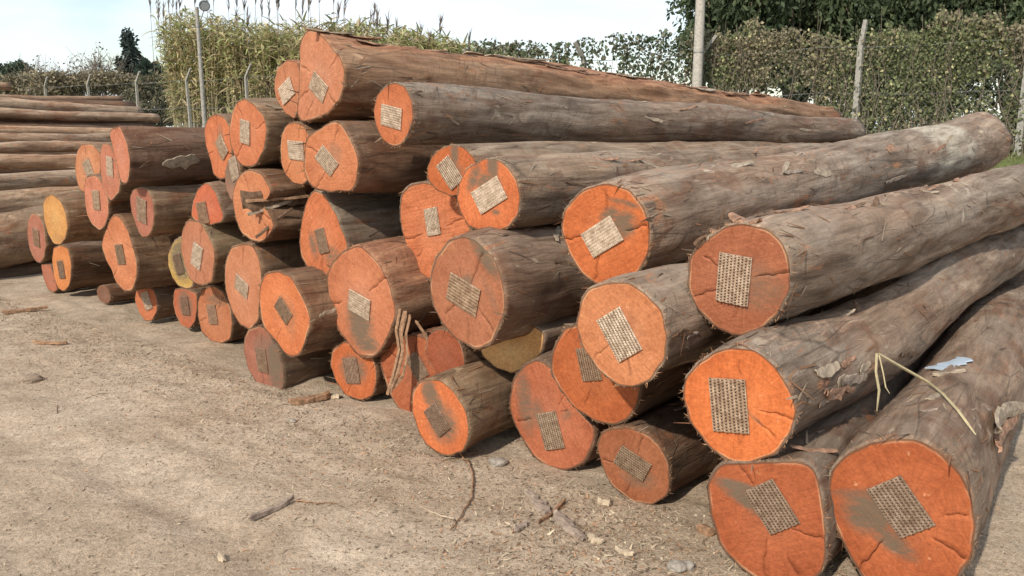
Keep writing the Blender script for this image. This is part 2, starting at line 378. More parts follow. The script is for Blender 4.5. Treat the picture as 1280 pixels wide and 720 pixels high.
POLY=dict(
AT=[(386,34),(397,39),(412,54),(426,72),(432,86),(431,107),(424,127),(410,142),(392,150),(376,152),(370,142),(373,125),(374,83),(374,57),(379,42)],
AS=[(343,98),(347,85),(360,75),(373,78),(376,100),(376,130),(368,150),(356,142),(345,125),(342,110)],
AV=[(417,150),(425,151),(435,167),(446,187),(449.5,205),(446,227),(440,239),(415,240),(395,237),(385,230),(379,210),(380,190),(384,170),(400,160)],
AU=[(367,153),(360,155),(352,167),(350,187),(351,205),(357,220),(367,231),(380,233),(390,222),(392,195),(388,170),(378,156)],
AW=[(495,102.5),(485,105),(472,117),(466,137),(469,157),(477,175),(492,184.5),(502,182),(512,167),(517,147),(515,125),(506,107)],
AQ=[(305,122.5),(317,130),(330,145),(334,162),(330,187),(322,205),(315,210),(302,209),(292,195),(287,180),(286,162),(289,140),(296,127)],
AP=[(270,142),(260,147),(255,162),(257,180),(263,200),(267,220),(275,226),(286,222),(290,200),(291,180),(289,160),(281,146)],
AR=[(291,193),(286,200),(281,215),(282,235),(289,252),(297,245),(301,225),(300,205)],
X=[(313,211),(327,217),(337,233),(340,246),(328,250),(326,262),(334,268),(343,271),(342,285),(335,298),(325,304),(313,301),(303,293),(294,275),(290,250),(291,235),(297,222),(305,213)],
Y=[(237,275),(250,277),(257,287),(266,305),(269,320),(267.5,337),(265.5,354),(257,358),(247,357),(237,350),(230,332),(226,312),(227,292),(231,280)],
Z=[(225,295),(216,302),(210,317),(210,332),(215,347),(222,357),(232,362),(240,360),(245,340),(242,310),(235,297)],
AA=[(257,229),(263,232),(270,242),(280,270),(278,278),(262,282),(245,278),(238,270),(242,250),(247,237)],
AB=[(175,233),(185,237),(191,252),(193,270),(190,290),(184,297),(177,297),(170,282),(164,265),(162,247),(166,237)],
AC=[(142,267),(150,270),(160,287),(172,327),(172,345),(166,366),(155,365),(145,355),(139,337),(132,325),(127,307),(129,295),(135,280)],
AL=[(117,219),(108,222),(105,235),(106,255),(109,270),(115,282),(125,290),(131,285),(136,270),(136,250),(130,232),(123,221)],
AM=[(102,180),(96,190),(93,207),(95,225),(101,240),(110,243),(122,235),(126,210),(125,190),(115,180)],
AN=[(128,179),(136,179),(144,192),(151,227),(149,242),(138,253),(130,240),(126,220),(125,192)],
AO=[(140,160),(150,157),(159,180),(163,202),(161,222),(159,230),(152,230),(146,205),(140,180),(136,165)],
AH=[(65,243),(75,250),(82,265),(85,285),(82,300),(75,308),(67,306),(59,292),(54,272),(54,252),(59,245)],
AI=[(40,266),(50,270),(56,287),(58,307),(55,322),(50,330),(44,327),(37,312),(34,292),(35,275)],
AJ=[(75,306),(85,310),(89,327),(89,347),(86,360),(79,366),(72,361),(67,345),(65,325),(67,310)],
AK=[(51,330),(63,330),(68,345),(72,362),(67,366),(60,362),(54,347)],
AD=[(170,362),(191,360),(197,375),(196,390),(190,401),(182,402),(174,392),(168,375)],
AE=[(218,361),(232,360),(246,366),(247,385),(244,403),(237,412),(227,408),(220,395),(216,378)],
AF=[(252,362),(268,357),(280,366),(288,385),(291,405),(288,425),(278,430),(263,428),(251,415),(246,395),(247,375)],
W=[(290,308),(310,304),(318,308),(325,327),(327,345),(325,375),(324,400),(313,416),(300,408),(289,390),(282,365),(280,340),(284,320)],
V=[(332,340),(350,338),(363,344),(373,360),(384,380),(388,395),(388,410),(382,430),(375,445),(366,449),(357,444),(345,427),(331,412),(326,400),(324,375),(325,355)],
U=[(310,412),(325,407),(337,417),(348,442),(355,465),(354,485),(351,491),(337,490),(320,480),(309,460),(304,437),(305,422)],
S=[(435,309),(450,306),(460,312),(475,332),(487,352),(494,382),(494,397),(488,417),(477,440),(465,449),(450,447),(435,432),(422,415),(414,390),(408,362),(407,345),(414,328),(424,316)],
T=[(392,236),(405,241),(420,267),(436,307),(430,330),(410,345),(397,350),(385,337),(375,322),(374,295),(378,270),(385,247)],
R=[(430,427),(415,437),(413,457),(420,477),(432,495),(452,502),(467,495),(472,477),(470,455),(462,435)],
Q=[(495,425),(515,418),(535,422),(545,445),(555,470),(550,500),(535,518),(515,522),(500,515),(487,495),(479,470),(474,450),(480,435)],
J=[(522,477),(535,474),(550,475),(565,487),(580,507),(587,532),(586,552),(580,565),(565,572),(550,570),(532,557),(522,540),(515,515),(514,490)],
H=[(655,455),(672,449),(686,455),(697,472),(712,502),(732,522),(746,535),(742,557),(730,580),(707,591),(685,587),(665,572),(650,547),(637,522),(634,500),(639,477),(647,464)],
I=[(705,410),(725,403),(750,408),(780,425),(800,450),(802,487),(798,507),(787,525),(767,533),(742,527),(717,510),(700,488),(688,465),(690,435)],
G=[(764,534.6),(786,533),(807,540),(825,555.6),(837,577),(840,604),(836,621),(814,634),(790,628),(764,608),(751.5,582),(745,555.6),(751,540)],
C=[(890.6,442),(917,433),(943,436.6),(969,455),(991,490),(998,516),(993,542.5),(974,571),(939,582.7),(908,577.5),(882,560),(862,529),(853,499),(858,472.5),(871,455)],
B=[(888,590),(900,580),(960,576),(1000,574),(1018,582),(1026,600),(1031,640),(1034,690),(1028,720),(1000,738),(960,735),(925,712),(898,680),(885,640),(882,605)],
A=[(1035,590),(1060,565),(1085,553),(1120,548),(1150,551),(1175,563),(1200,590),(1215,620),(1222,660),(1216,702),(1198,730),(1165,750),(1125,754),(1085,738),(1055,690),(1038,650),(1032,620)],
D=[(883,296),(907,281.5),(930,278),(958.5,286),(977.5,303),(988,331),(987,364),(975,392.5),(951.5,414),(921,423),(892.5,411),(869,388),(858,359),(859.5,326),(869,310)],
E=[(736.6,362),(755.5,354),(784,352),(810,366.5),(829,388),(837,421),(833.5,449),(817,477.5),(793,488),(770,484.5),(746,463),(727,435),(720,406.6),(725,378)],
F=[(713,248.5),(732,234),(760,228),(788.6,236.7),(805,255.5),(814.6,284),(812,317),(798,345),(774.5,358.5),(746,359.5),(725,345),(708,317),(700,284),(703.6,262.6)],
M=[(562,300),(577,295),(597,302),(617,322),(627,345),(633,370),(633,385),(627,410),(615,432),(595,440),(570,427),(552,407),(540,382),(536,360),(537,340),(545,320)],
N=[(592,205),(607,197),(620,198),(635,207),(647,225),(651,245),(649,267),(637,285),(620,290),(600,290),(585,283),(575,267),(570,247),(574,227),(581,212)],
O=[(502,242),(512,231),(530,229),(550,229),(567,240),(580,262),(590,290),(590,315),(575,340),(552,352),(535,352),(520,340),(510,320),(502,292),(499,265)],
P=[(540,195),(550,185),(565,180),(580,184),(594,198),(600,215),(597,232),(585,243),(565,246),(545,238),(534,225),(533,208)],
K=[(600,415),(620,408),(650,405),(672,408),(683,418),(678,440),(662,458),(640,467),(618,460),(602,445),(597,425)],
)
ocount=0
def outline(th,seed,apex,lump,tab):
    if tab is not None:
        return np.interp(np.mod(th,2*np.pi),tab[0],tab[1],period=2*np.pi)+.006*np.cos(7*th+seed)+.005*np.cos(11*th+seed*2)
    r=1+lump*(.5*np.cos(2*th+seed)+.45*np.cos(3*th+seed*2.3)+.3*np.cos(5*th+seed*3.1)+.2*np.cos(7*th+seed*.7))
    for (a,amt,wd) in apex:
        d=(th-R(a)+np.pi)%(2*np.pi)-np.pi; r=r+amt*np.exp(-(d/R(wd))**2)
    return r
def make_log(label,u,v,z,rad,ratio=1.,col=(215,125,80),phi=None,far=None,tfar=None,rfar=.86,length=5.8,
             plate=None,cracks=(),stain=(),apex=(),lump=.022,bark=(1,1,1),res=64,nl=70,seed=None,fz=1.0,
             face=True,bend=.045,group=G1,p0=None,poly=None,torn=None,bare=None,saw=.5,flare=0,ridge=0,sapw=None,platecol=(1.4,1.38,1.34),rough=1.0):
    global ocount
    ocount+=1; seed=ocount*1.7 if seed is None else seed
    rs=np.random.default_rng(int(seed*10))
    c=at(u,v,z) if p0 is None else np.asarray(p0,float)
    rayh=math.atan2(c[0],c[1])
    if far is not None:
        r1=ray(*far); lo,hi=z,40.
        for _ in range(50):
            m=(lo+hi)/2
            if np.linalg.norm(np.array([0,0,EYE])+m*r1-c)<length: lo=m
            else: hi=m
        e=np.array([0,0,EYE])+lo*r1; d=(e-c)/np.linalg.norm(e-c)
        phi=math.atan2(d[0],d[1]); tilt=math.asin(d[2])
    else:
        phi=PHI+rs.normal(0,.012) if phi is None else R(phi)
        tf=c[2]*.94 if tfar is None else tfar
        tilt=math.asin((tf-c[2])/length)
    X,Y,Zv=frame(phi,tilt)
    Mx=Matrix(((X[0],Y[0],Zv[0],c[0]),(X[1],Y[1],Zv[1],c[1]),(X[2],Y[2],Zv[2],c[2]),(0,0,0,1)))
    root=empty('log',Mx,label=label,category='log',group=group)
    # skew of the sawn plane and ovality from the seen aspect
    tab=None
    want=math.acos(min(.995,max(.2,ratio)))+rayh
    sk=max(-.14,min(.14,want-phi)); ov=ratio/max(.25,math.cos(phi+sk-rayh)); ov=max(.85,min(1.15,ov))
    skx=math.tan(sk)      # z = -x*tan
    sky_=rs.normal(.04,.03)
    if poly is not None:
        ov=1.0; nrm=Zv-skx*X-sky_*Y; nrm=nrm/np.linalg.norm(nrm); E_=np.array([0,0,EYE])
        Q=[]
        for (a,b) in poly:
            r_=ray(a,b); p=E_+((c-E_)@nrm)/(r_@nrm)*r_-c; Q.append((p@X,p@Y))
        Q=np.array(Q+Q[:1]); ks=np.linspace(0,1,5)[:-1]; Q=np.concatenate([Q[i]*(1-k)+Q[i+1]*k for i in range(len(Q)-1) for k in ks]).reshape(-1,2)
        qa=np.mod(np.arctan2(Q[:,1],Q[:,0]),2*np.pi); o2=np.argsort(qa); grid_=np.linspace(0,2*np.pi,180,endpoint=False)
        qr=np.interp(grid_,qa[o2],np.hypot(Q[:,0],Q[:,1])[o2],period=2*np.pi); qr=(np.roll(qr,1)+2*qr+np.roll(qr,-1))/4; qr=(np.roll(qr,2)+2*qr+np.roll(qr,-2))/4
        rad=float(np.clip(qr.mean(),rad*.9,rad*1.12)); tab=(grid_,qr/rad)
    sgn=1.0
    def plane(x,y): return sgn*skx*x+sky_*y
    # bark tube
    th=np.linspace(0,2*np.pi,res,endpoint=False)
    tt=np.linspace(0,1,nl)**1.25*length; TT,TH=np.meshgrid(tt,th,indexing='ij')
    base=outline(TH,seed,apex,lump,tab)
    roundr=1+.012*np.cos(2*TH+seed+TT)+.01*np.cos(3*TH-TT*.8)
    k=np.exp(-TT/1.6)[...]; shp=base*k+roundr*(1-k)
    if ridge: shp=shp+ridge*np.exp(-(((TH-R(90)+np.pi)%(2*np.pi)-np.pi)/R(38))**2)*(1-k)
    taper=1+(rfar-1)*(TT/length)+flare*np.exp(-((length-TT)/.7)**2)
    nx_=np.cos(TH)*rad; ny_=np.sin(TH)*rad
    bump=.013*fbm(nx_*6+seed,ny_*6,TT*1.3,3)+.006*fbm(nx_*18+seed,ny_*18,TT*4,2)
    swell=.022*np.sin(TT*2.1+seed)*np.cos(TH-seed)
    for _k in range(6):
        ka,kt=rs.uniform(0,6.28),rs.uniform(.5,length); ks_=rs.uniform(.03,.07); dd=((TH-ka+np.pi)%(2*np.pi)-np.pi)*rad; q2=(dd**2+(TT-kt)**2*.5)/ks_**2
        swell=swell+rs.uniform(.010,.026)*(np.exp(-q2)-.7*np.exp(-q2*5))
    rr=rad*shp*taper+(bump+swell)*np.minimum(1,TT*5+.25)*rough*(rad/.22)
    bx=bend*np.sin(np.pi*TT/length)*math.cos(seed); by=bend*np.sin(np.pi*TT/length)*math.sin(seed)*.5
    x=rr*np.cos(TH)*ov+bx; y=rr*np.sin(TH)+by; zz=-TT+plane(x,y)*np.exp(-TT/.5)
    V=np.stack([x,y,zz],-1)
    # inner lip of the bark on the face side
    lip=V[0]*np.array([.972,.972,1]); lip[:,2]=plane(lip[:,0],lip[:,1])
    ragged=rs.normal(0,.004,res); V[0,:,2]-=np.abs(ragged)*1.5
    vv=np.vstack([lip[None],V]).reshape(-1,3); ff=grid(res,nl+1,True); mi=np.zeros(len(ff),int)
    # far cap
    kk=len(vv); ec=V[-1].mean(0)+[0,0,-.004]; ring=(nl)*res+np.arange(res)
    inn=(V[-1]-ec)*np.array([.5,.5,1])+ec; vv=np.vstack([vv,inn,ec[None]])
    i=np.arange(res); q1=np.stack([ring,np.roll(ring,-1),kk+(i+1)%res,kk+i],1)
    q2=[[kk+a,kk+(a+1)%res,kk+res] for a in range(res)]
    faces=ff.tolist()+q1.tolist()+q2; mi=[0]*len(ff)+[1]*(2*res)
    tv=np.zeros(len(vv))
    if torn is not None:
        aa=np.arctan2(vv[:,1],vv[:,0]); dd=(aa-R(torn[0])+np.pi)%(2*np.pi)-np.pi
        tv=torn[3]*np.exp(-(dd/R(torn[1]))**2)*np.clip((torn[2]+vv[:,2])/.5,0,1)
    bv=np.zeros(len(vv))
    if bare is not None:
        dz=(-vv[:,2]-bare[0])/bare[1]; wav=.12*np.sin(np.arctan2(vv[:,1],vv[:,0])*3+seed); bv=np.clip((1-np.abs(dz+wav))*4,0,1)
    me=mesh('bark_body',vv,faces,[M_bark,M_face],True,mi=mi,attrs={'bare':bv,'torn':tv,'rad':np.r_[np.zeros(len(vv)-1),0],'stain':np.zeros(len(vv)),'crack':np.zeros(len(vv))})
    body=obj('bark_body',me,root); body.color=(*bark,1)
    if not face: return root
    # sawn face: polar grid with real V-shaped splits
    cols=[(a,0,None) for a in np.linspace(0,2*np.pi,88,endpoint=False)]
    cr=[]
    for cdef in cracks:
        a=R(cdef[0])%(2*np.pi); cr.append((a,*cdef[1:]))
        cols=[q for q in cols if abs((q[0]-a+np.pi)%(2*np.pi)-np.pi)>.075 or q[2] is not None]
        for s_ in (-1,0,1): cols.append(((a+s_*1e-3)%(2*np.pi) if a+s_*1e-3>=0 else a,s_,(a,*cdef[1:])))
    cols.sort(key=lambda q:q[0]); nc=len(cols)
    radii=np.r_[.02,np.linspace(.08,1,26)]
    A=np.zeros((len(radii),nc)); Dp=np.zeros_like(A); CK=np.zeros_like(A)
    for j,(a,s_,cd) in enumerate(cols):
        for q,r_ in enumerate(radii):
            if cd is None: A[q,j]=a; continue
            a0,r0,r1,wmm=cd
            on=r0<=r_<=r1; edge=min(1,max(0,(r_-r0)/.12+.25),max(.3,(r1-r_)/.15+.3)) if r1<.98 else min(1,max(0,(r_-r0)/.12+.3))
            hw=(wmm*.0004*edge/(r_*rad)) if on else .0008
            hw=min(hw,.06)
            A[q,j]=a0+s_*hw
            if on and s_==0: Dp[q,j]=-.022*edge; CK[q,j]=1
    wob=.03*np.sin(radii*4+seed)+.018*np.sin(radii*15+seed*2)+.012*np.sin(radii*31+seed*5); A=A+wob[:,None]-wob[-1]
    RR=radii[:,None]*outline(A,seed,apex,lump,tab)*rad*.974
    RR=RR+0*A
    fx=RR*np.cos(A)*ov; fy=RR*np.sin(A)
    # follow the actual lip at the rim
    lr=np.hypot(lip[:,0]-lip[:,0].mean()*0,lip[:,1]); la=np.arctan2(lip[:,1],lip[:,0])
    o_=np.argsort(la); lim=np.interp(np.arctan2(fy,fx),la[o_],lr[o_],period=2*np.pi)
    cur=np.hypot(fx,fy); rimr=np.hypot(fx[-1],fy[-1]); sc_=(lim*.999)/np.maximum(1e-6,np.interp(np.arctan2(fy,fx),np.sort(np.arctan2(fy[-1],fx[-1])),rimr[np.argsort(np.arctan2(fy[-1],fx[-1]))],period=2*np.pi))
    fx=fx*sc_; fy=fy*sc_
    relief=.0022*fbm(fx*12+seed,fy*12,0.5,2)
    fz_=plane(fx,fy)+relief+Dp; fz_[-1]=plane(fx[-1],fy[-1])
    ux=fx/(rad*ov); uy=fy/rad; ST=np.zeros_like(fx)
    for (sx0,sy0,sw,sh,ss,an) in stain:
        ca,sa=math.cos(R(an)),math.sin(R(an)); dx=(ux-sx0)*ca+(uy-sy0)*sa; dy=-(ux-sx0)*sa+(uy-sy0)*ca
        ST=np.maximum(ST,ss*np.exp(-((dx/(sw*1.25))**2+(dy/(sh*1.25))**2)**1.6))
    v_=np.stack([fx,fy,fz_],-1).reshape(-1,3); f_=grid(nc,len(radii),True)
    v_=np.vstack([v_,[[0,0,plane(0,0)]]]); k0=len(v_)-1; ii=np.arange(nc)
    fl=f_.tolist()+[[a_,(a_+1)%nc,k0][::-1] for a_ in range(nc)]
    ra=np.r_[np.repeat(radii,nc),0]
    fm=mesh('sawn_face',v_,fl,[M_face],True,attrs={'rad':ra,'stain':np.r_[ST.ravel(),ST[0,0]],'crack':np.r_[CK.ravel(),0]})
    fo=obj('sawn_face',fm,root); lc=lin(col); lc=list(lc); lc[1]=max(lc[1],lc[0]*.19); lc[1]*=1.20 if lc[1]<lc[0]*.33 else .98; lc[2]*=.92; g_=sum(lc)/3; lc=[q*.87+g_*.13 for q in lc]; fo.color=(*[min(.85,q*FACEK) for q in lc],saw)
    body_col=fo.color[:]
    # plate
    if plate is not None:
        pu,pv,lx,ly=plate; n_=-(Zv+0)      # intersect rays with the face plane
        nrm=Zv-skx*X-sky_*Y; nrm=nrm/np.linalg.norm(nrm)
        def hit(a,b):
            r_=ray(a,b); t_=((c-np.array([0,0,EYE]))@nrm)/(r_@nrm); p=np.array([0,0,EYE])+t_*r_-c
            return np.array([p@X,p@Y])
        h0=hit(pu,pv); h1=hit(pu+lx/2,pv+ly/2); h2=hit(pu-lx/2,pv-ly/2); lv=h1-h2; L=np.linalg.norm(lv); L=min(.215,max(.15,L))
        if abs(h0[0])>rad*.6: h0=h0*.6*rad/abs(h0[0])
        ang=math.atan2(lv[1],lv[0])-math.pi/2; S=L/1.5
        p=obj('nail_plate',PLATE,root); p.location=(h0[0],h0[1],plane(*h0)+.001)
        p.rotation_euler=(sky_,-skx,ang) if False else (0,0,ang)
        nl_=Vector((-skx,-sky_,1)).normalized(); q=nl_.to_track_quat('Z','Y')
        zr=Matrix.Rotation(ang,4,'Z'); p.matrix_local=Matrix.Translation((h0[0],h0[1],plane(*h0)+.0035))@Vector((0,0,1)).rotation_difference(nl_).to_matrix().to_4x4()@zr@Matrix.Scale(S,4)
        p.color=(*platecol,1)
    # fibres: rim fuzz and loose strands along the bark
    nr=int(55*fz**.7); nb=int(150*fz)
    Ps=[];Ds=[];Ns=[];ls=[];ws=[];cs=[];cl=[]
    for _ in range(nr):
        a=rs.random()*2*np.pi; j=int(a/(2*np.pi)*res)%res; p=V[0,j]*np.array([.985,.985,1])
        n=np.array([math.cos(a),math.sin(a),0]); tg=np.array([-n[1],n[0],0]); d=n*rs.uniform(.1,.9)+tg*rs.normal(0,.9)+np.array([0,0,rs.normal(0,.5)]); d/=np.linalg.norm(d)
        Ps.append(p);Ds.append(d);Ns.append(np.array([0,0,1.])+rs.normal(0,.3,3));ls.append(rs.uniform(.006,.024));ws.append(rs.uniform(.0010,.0026));cl.append(rs.normal(0,.006))
        cs.append((.62,.34,.18) if rs.random()<.6 else (.30,.17,.10))
    for _ in range(nb):
        a=rs.random()*2*np.pi; i_=int(rs.random()**1.6*(nl-4))+1; j=int(a/(2*np.pi)*res)%res
        n=np.array([math.cos(a),math.sin(a),0]); tg=np.array([-n[1],n[0],0]); p=V[i_,j]+n*.002
        d=np.array([0,0,-1.])*rs.choice([-1,1])+tg*rs.normal(0,.55)+n*.005; d/=np.linalg.norm(d)
        big=rs.random()<.25
        Ps.append(p);Ds.append(d);Ns.append(n);ls.append(rs.uniform(.04,.13) if big else rs.uniform(.015,.06));ws.append(rs.uniform(.004,.011) if big else rs.uniform(.001,.003));cl.append(rs.uniform(0,.006) if big else rs.uniform(0,.010))
        q=rs.random(); cs.append((.40,.31,.22) if q<.35 else (.33,.17,.09) if q<.75 else (.16,.10,.07))
    vr,fr=ribbons(np.array(Ps),np.array(Ds),np.array(Ns),np.array(ls),np.array(ws),np.array(cl),3)
    cc=np.repeat(np.array(cs),8,0)*np.repeat(rs.uniform(.6,1.1,len(cs)),8)[:,None]
    obj('bark_fibres',mesh('bark_fibres',vr,fr,[M_fibre],cols=cc),root,kind='stuff')
    return root
FACEK=.61
LG={}
def LOG(key,label,u,v,z,rad,ratio,**k): LG[key]=make_log(label,u,v,z,rad,ratio,poly=POLY.get(key),**k)
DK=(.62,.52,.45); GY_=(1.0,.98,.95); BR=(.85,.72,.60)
ORG=(228,104,46)
LOG('A','huge grey-brown log on the ground at the lower right corner of the photo',1127,648,2.78,.252,1.01,platecol=(0.76,0.67,0.61),col=(206,92,46),phi=35.2,tfar=.23,rfar=.9,plate=(1126,633,43,62),
    cracks=[(243,.42,.98,6),(336,.45,.95,3),(20,.6,.9,2)],stain=[(-.35,-.02,.30,.25,.9,10),(-.1,-.35,.3,.12,.7,-30),(-.5,.2,.35,.07,.6,10)],bark=(.93,.93,.93),res=96,nl=110,fz=4,lump=.02,apex=[(100,-.02,40)])
LOG('B','wide red-faced log on the ground, wedged left of the huge corner log',962,650,2.93,.208,1.0,platecol=(0.73,0.63,0.56),col=(196,82,46),phi=35.5,tfar=.2,rfar=.8,plate=(965,633,35,55),
    cracks=[(268,.3,.9,3),(350,.4,.95,3),(120,.6,.98,2),(300,.5,.85,2)],stain=[(-.40,.42,.38,.09,.95,-8),(-.25,.20,.42,.10,.9,-22),(-.1,.25,.2,.2,.7,0)],res=96,nl=80,fz=3,bark=(.8,.74,.7),lump=.03)
LOG('C','bright orange log end with an upright plate, resting between the two lowest right-hand logs',924.9,506.6,2.90,.205,.96,torn=(70,30,1.3,.45),platecol=(0.95,0.83,0.73),col=(244,112,42),far=(1312,272),rfar=.68,plate=(912,506.5,6,67),
    cracks=[(355,.35,.99,2.5),(268,.38,.7,2),(92,.55,.8,2),(322,.4,.8,1.5)],apex=[(140,-.03,20),(175,.03,20)],stain=[(.25,-.18,.2,.04,.4,-40)],res=96,nl=110,fz=5,lump=.018,rough=1.3)
LOG('D','dull reddish log at right, torn bark on its top edge, upright plate',924.2,350,3.104,.212,.92,torn=(95,38,3.2,.5),platecol=(1.12,1.02,0.95),col=(196,104,72),far=(1345,220),rfar=.86,plate=(918,349,-5,61),
    cracks=[(14,.33,.97,3.5),(205,.35,.95,2.5),(262,.35,.7,3),(150,.5,.8,1.5)],stain=[(.35,-.1,.45,.4,.42,0),(-.28,.33,.1,.1,.6,0)],res=96,nl=110,fz=5,rough=1.3)
LOG('E','round orange-pink log below the torn-bark log, its plate leaning to the left',779.4,417.7,3.187,.202,.86,col=(226,128,84),plate=(775,418,28,53),tfar=.75,rfar=.82,
    cracks=[(222,.4,.9,2.5),(283,.4,.8,2)],res=88,nl=80,fz=3,bark=(1.1,1.08,1.05))
LOG('F','longest visible log, pale bark, vivid orange end with greenish smear right of its plate',757,293,3.658,.232,.86,torn=(60,25,3.5,.28),bare=(4.35,.55),col=(230,100,44),far=(1222,178),rfar=1.08,flare=.10,plate=(753,296,37,-23),
    cracks=[(86,.45,.9,3),(190,.4,.99,2.5),(252,.42,.98,3.5),(14,.45,.95,3)],stain=[(.38,.22,.24,.22,.85,20),(.1,.38,.2,.12,.75,30),(.45,.62,.3,.05,.7,-10)],res=96,nl=120,fz=5,bark=(1.12,1.12,1.12))
LOG('G','small brick-red log end on the ground, between two wider ones at right',793,582.8,3.575,.174,.94,platecol=(0.76,0.66,0.56),col=(186,100,66),plate=(791,579,37,25),tfar=.15,rfar=.85,
    cracks=[(75,.4,.9,2),(182,.4,.9,2),(255,.5,.9,2)],stain=[(.1,-.3,.4,.25,.45,0),(-.2,.0,.25,.2,.45,0)],res=80,fz=2.5,bark=(.62,.52,.46),apex=[(300,.05,25)])
LOG('H','tall dull red log end on the ground with dirt specks along its left side',690.5,519.3,4.008,.251,.80,platecol=(0.88,0.78,0.68),col=(206,104,70),plate=(689,538,12,46),tfar=.22,
    cracks=[(57,.45,.99,3),(198,.55,.9,2),(25,.4,.7,2)],stain=[(-.7,.15,.18,.6,.6,10),(-.4,-.05,.15,.25,.55,0),(.35,.1,.12,.08,.5,40)],res=80,fz=2.5,lump=.03,bark=(.7,.6,.55))
LOG('I','shaded deep red log end half hidden behind the round orange-pink log',747,468,3.639,.216,.88,platecol=(0.73,0.59,0.49),col=(206,84,40),plate=(737,455,8,36),cracks=[(250,.4,.8,1.5)],res=80,fz=2.5,tfar=.5,bark=(.75,.66,.6))
LOG('J','short-looking bright orange log end on bare ground with a dark smear above its diamond plate',550.9,523.5,4.098,.197,.74,platecol=(0.73,0.61,0.54),col=(236,114,56),plate=(547,524.5,15,25),phi=37.5,tfar=.17,
    stain=[(-.35,.62,.22,.30,.95,10),(-.1,.3,.2,.3,.85,10),(.05,-.1,.42,.45,.75,0)],cracks=[],res=80,fz=2.5,bark=(.9,.80,.66),apex=[(110,.05,25)])
LOG('K','pale yellow log end with rings peeping out beneath the wide split-faced log',639,437,4.2,.13,.95,col=(255,196,120),tfar=.5,fz=1,saw=.2)
LOG('M','big brownish-pink log in the middle with a Y-shaped split above its plate',585,367,3.95,.270,.67,saw=.3,platecol=(1.04,0.90,0.78),col=(194,108,78),plate=(580,368,37,23),phi=39.5,tfar=.60,rfar=1.05,
    cracks=[(62,.08,.95,6),(118,.08,.5,5),(216,.06,.8,6),(318,.35,.9,4),(268,.45,.9,2)],stain=[(.45,.72,.4,.14,.7,-45),(-.05,.2,.18,.10,.6,30),(.6,-.0,.4,.1,.3,-60)],res=88,nl=80,fz=2.5,bark=(1.0,.9,.84))
LOG('N','orange log end streaked black above its tilted plate, up and right of the saw-marked log',611,244,4.022,.186,.83,col=(234,114,58),plate=(612,244,33,-21),far=(1092,196),
    stain=[(.15,.75,.14,.3,.95,0),(-.45,.45,.14,.35,.7,-25),(-.05,.35,.35,.22,.75,0),(.2,-.45,.12,.08,.6,0)],res=80,nl=90,fz=3,bark=(1.12,1.08,1.02))
LOG('O','large orange log end with coarse slanting saw marks and a nearly square plate',542.6,288.8,4.624,.266,.72,saw=1.,col=(226,116,72),plate=(541,277,5,34),
    cracks=[(196,.4,.99,4),(20,.35,.9,3),(230,.5,.8,2)],res=80,fz=2,apex=[(60,.06,25)],lump=.03)
LOG('P','small deep orange log end tucked behind the black-streaked one, just under the grey top log',566,210,4.231,.139,1.0,col=(212,86,42),plate=(563,216,14,22),far=(1050,195),
    stain=[(.1,.5,.15,.4,.8,0),(0,-.1,.35,.3,.6,0)],fz=1,bark=(1.05,1,.92))
LOG('Q','rough red log end with a twisted strip of bark hanging over its left half',517.5,466.5,4.716,.236,.77,saw=.9,torn=(90,90,2,.6),platecol=(0.85,0.76,0.68),col=(200,98,60),plate=(522,458,16,28),tfar=.2,
    cracks=[(80,.3,.98,8),(200,.4,.9,4),(150,.5,.9,3)],stain=[(.1,.2,.3,.3,.4,0)],lump=.05,fz=3,bark=(.7,.5,.42))
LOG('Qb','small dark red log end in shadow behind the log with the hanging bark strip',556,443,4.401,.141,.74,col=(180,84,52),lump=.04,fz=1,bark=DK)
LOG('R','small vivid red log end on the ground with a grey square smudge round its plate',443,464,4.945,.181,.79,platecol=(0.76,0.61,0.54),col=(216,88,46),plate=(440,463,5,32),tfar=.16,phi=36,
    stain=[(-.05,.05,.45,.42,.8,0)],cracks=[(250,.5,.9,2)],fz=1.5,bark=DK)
LOG('S','tall salmon log end with a broad grey stain running down below its plate',451.6,375.7,4.757,.292,.61,torn=(60,60,2,.8),col=(222,122,86),plate=(450,381,26,15),phi=41,tfar=.58,
    cracks=[(33,.35,.98,3),(190,.6,.98,2)],stain=[(-.1,-.42,.30,.42,.85,0),(.05,-.8,.3,.15,.8,0)],fz=2.5,bark=(.9,.7,.58),apex=[(60,.04,30)],res=80)
LOG('T','pointed orange log end, narrow at the top, with whiskery fibres on its left edge',404.7,290.6,4.977,.238,.57,saw=1.,platecol=(0.85,0.71,0.61),col=(228,116,70),plate=(403,301,5.5,24),phi=40,
    apex=[(100,.22,22),(20,-.12,35),(165,-.10,30)],cracks=[(260,.5,.9,2)],stain=[(.25,-.55,.3,.25,.55,0),(-.5,-.35,.15,.3,.6,10)],fz=2.5,bark=(.92,.92,.90))
LOG('U','low grey-stained pinkish log end on the ground, front of the pile, pale right rim',328.7,446.9,5.234,.197,.57,col=(184,114,88),plate=(328,450,4,30),tfar=.17,
    cracks=[(262,.2,.95,3),(90,.4,.8,2)],stain=[(.55,-.1,.35,.8,.75,0),(.1,.4,.5,.3,.4,0)],fz=1.5,bark=(.75,.66,.58),platecol=(0.76,0.61,0.51))
LOG('V','orange log end with yellowish rim and grey plate, above the low pinkish log',356.2,392.2,4.98,.256,.57,col=(234,120,68),plate=(355,388,15,24),
    cracks=[(240,.5,.95,3)],stain=[(0,.15,.25,.3,.35,0),(.2,-.1,.2,.5,.3,0)],apex=[(255,.06,25)],fz=2,bark=(.75,.64,.55),platecol=(0.85,0.73,0.63))
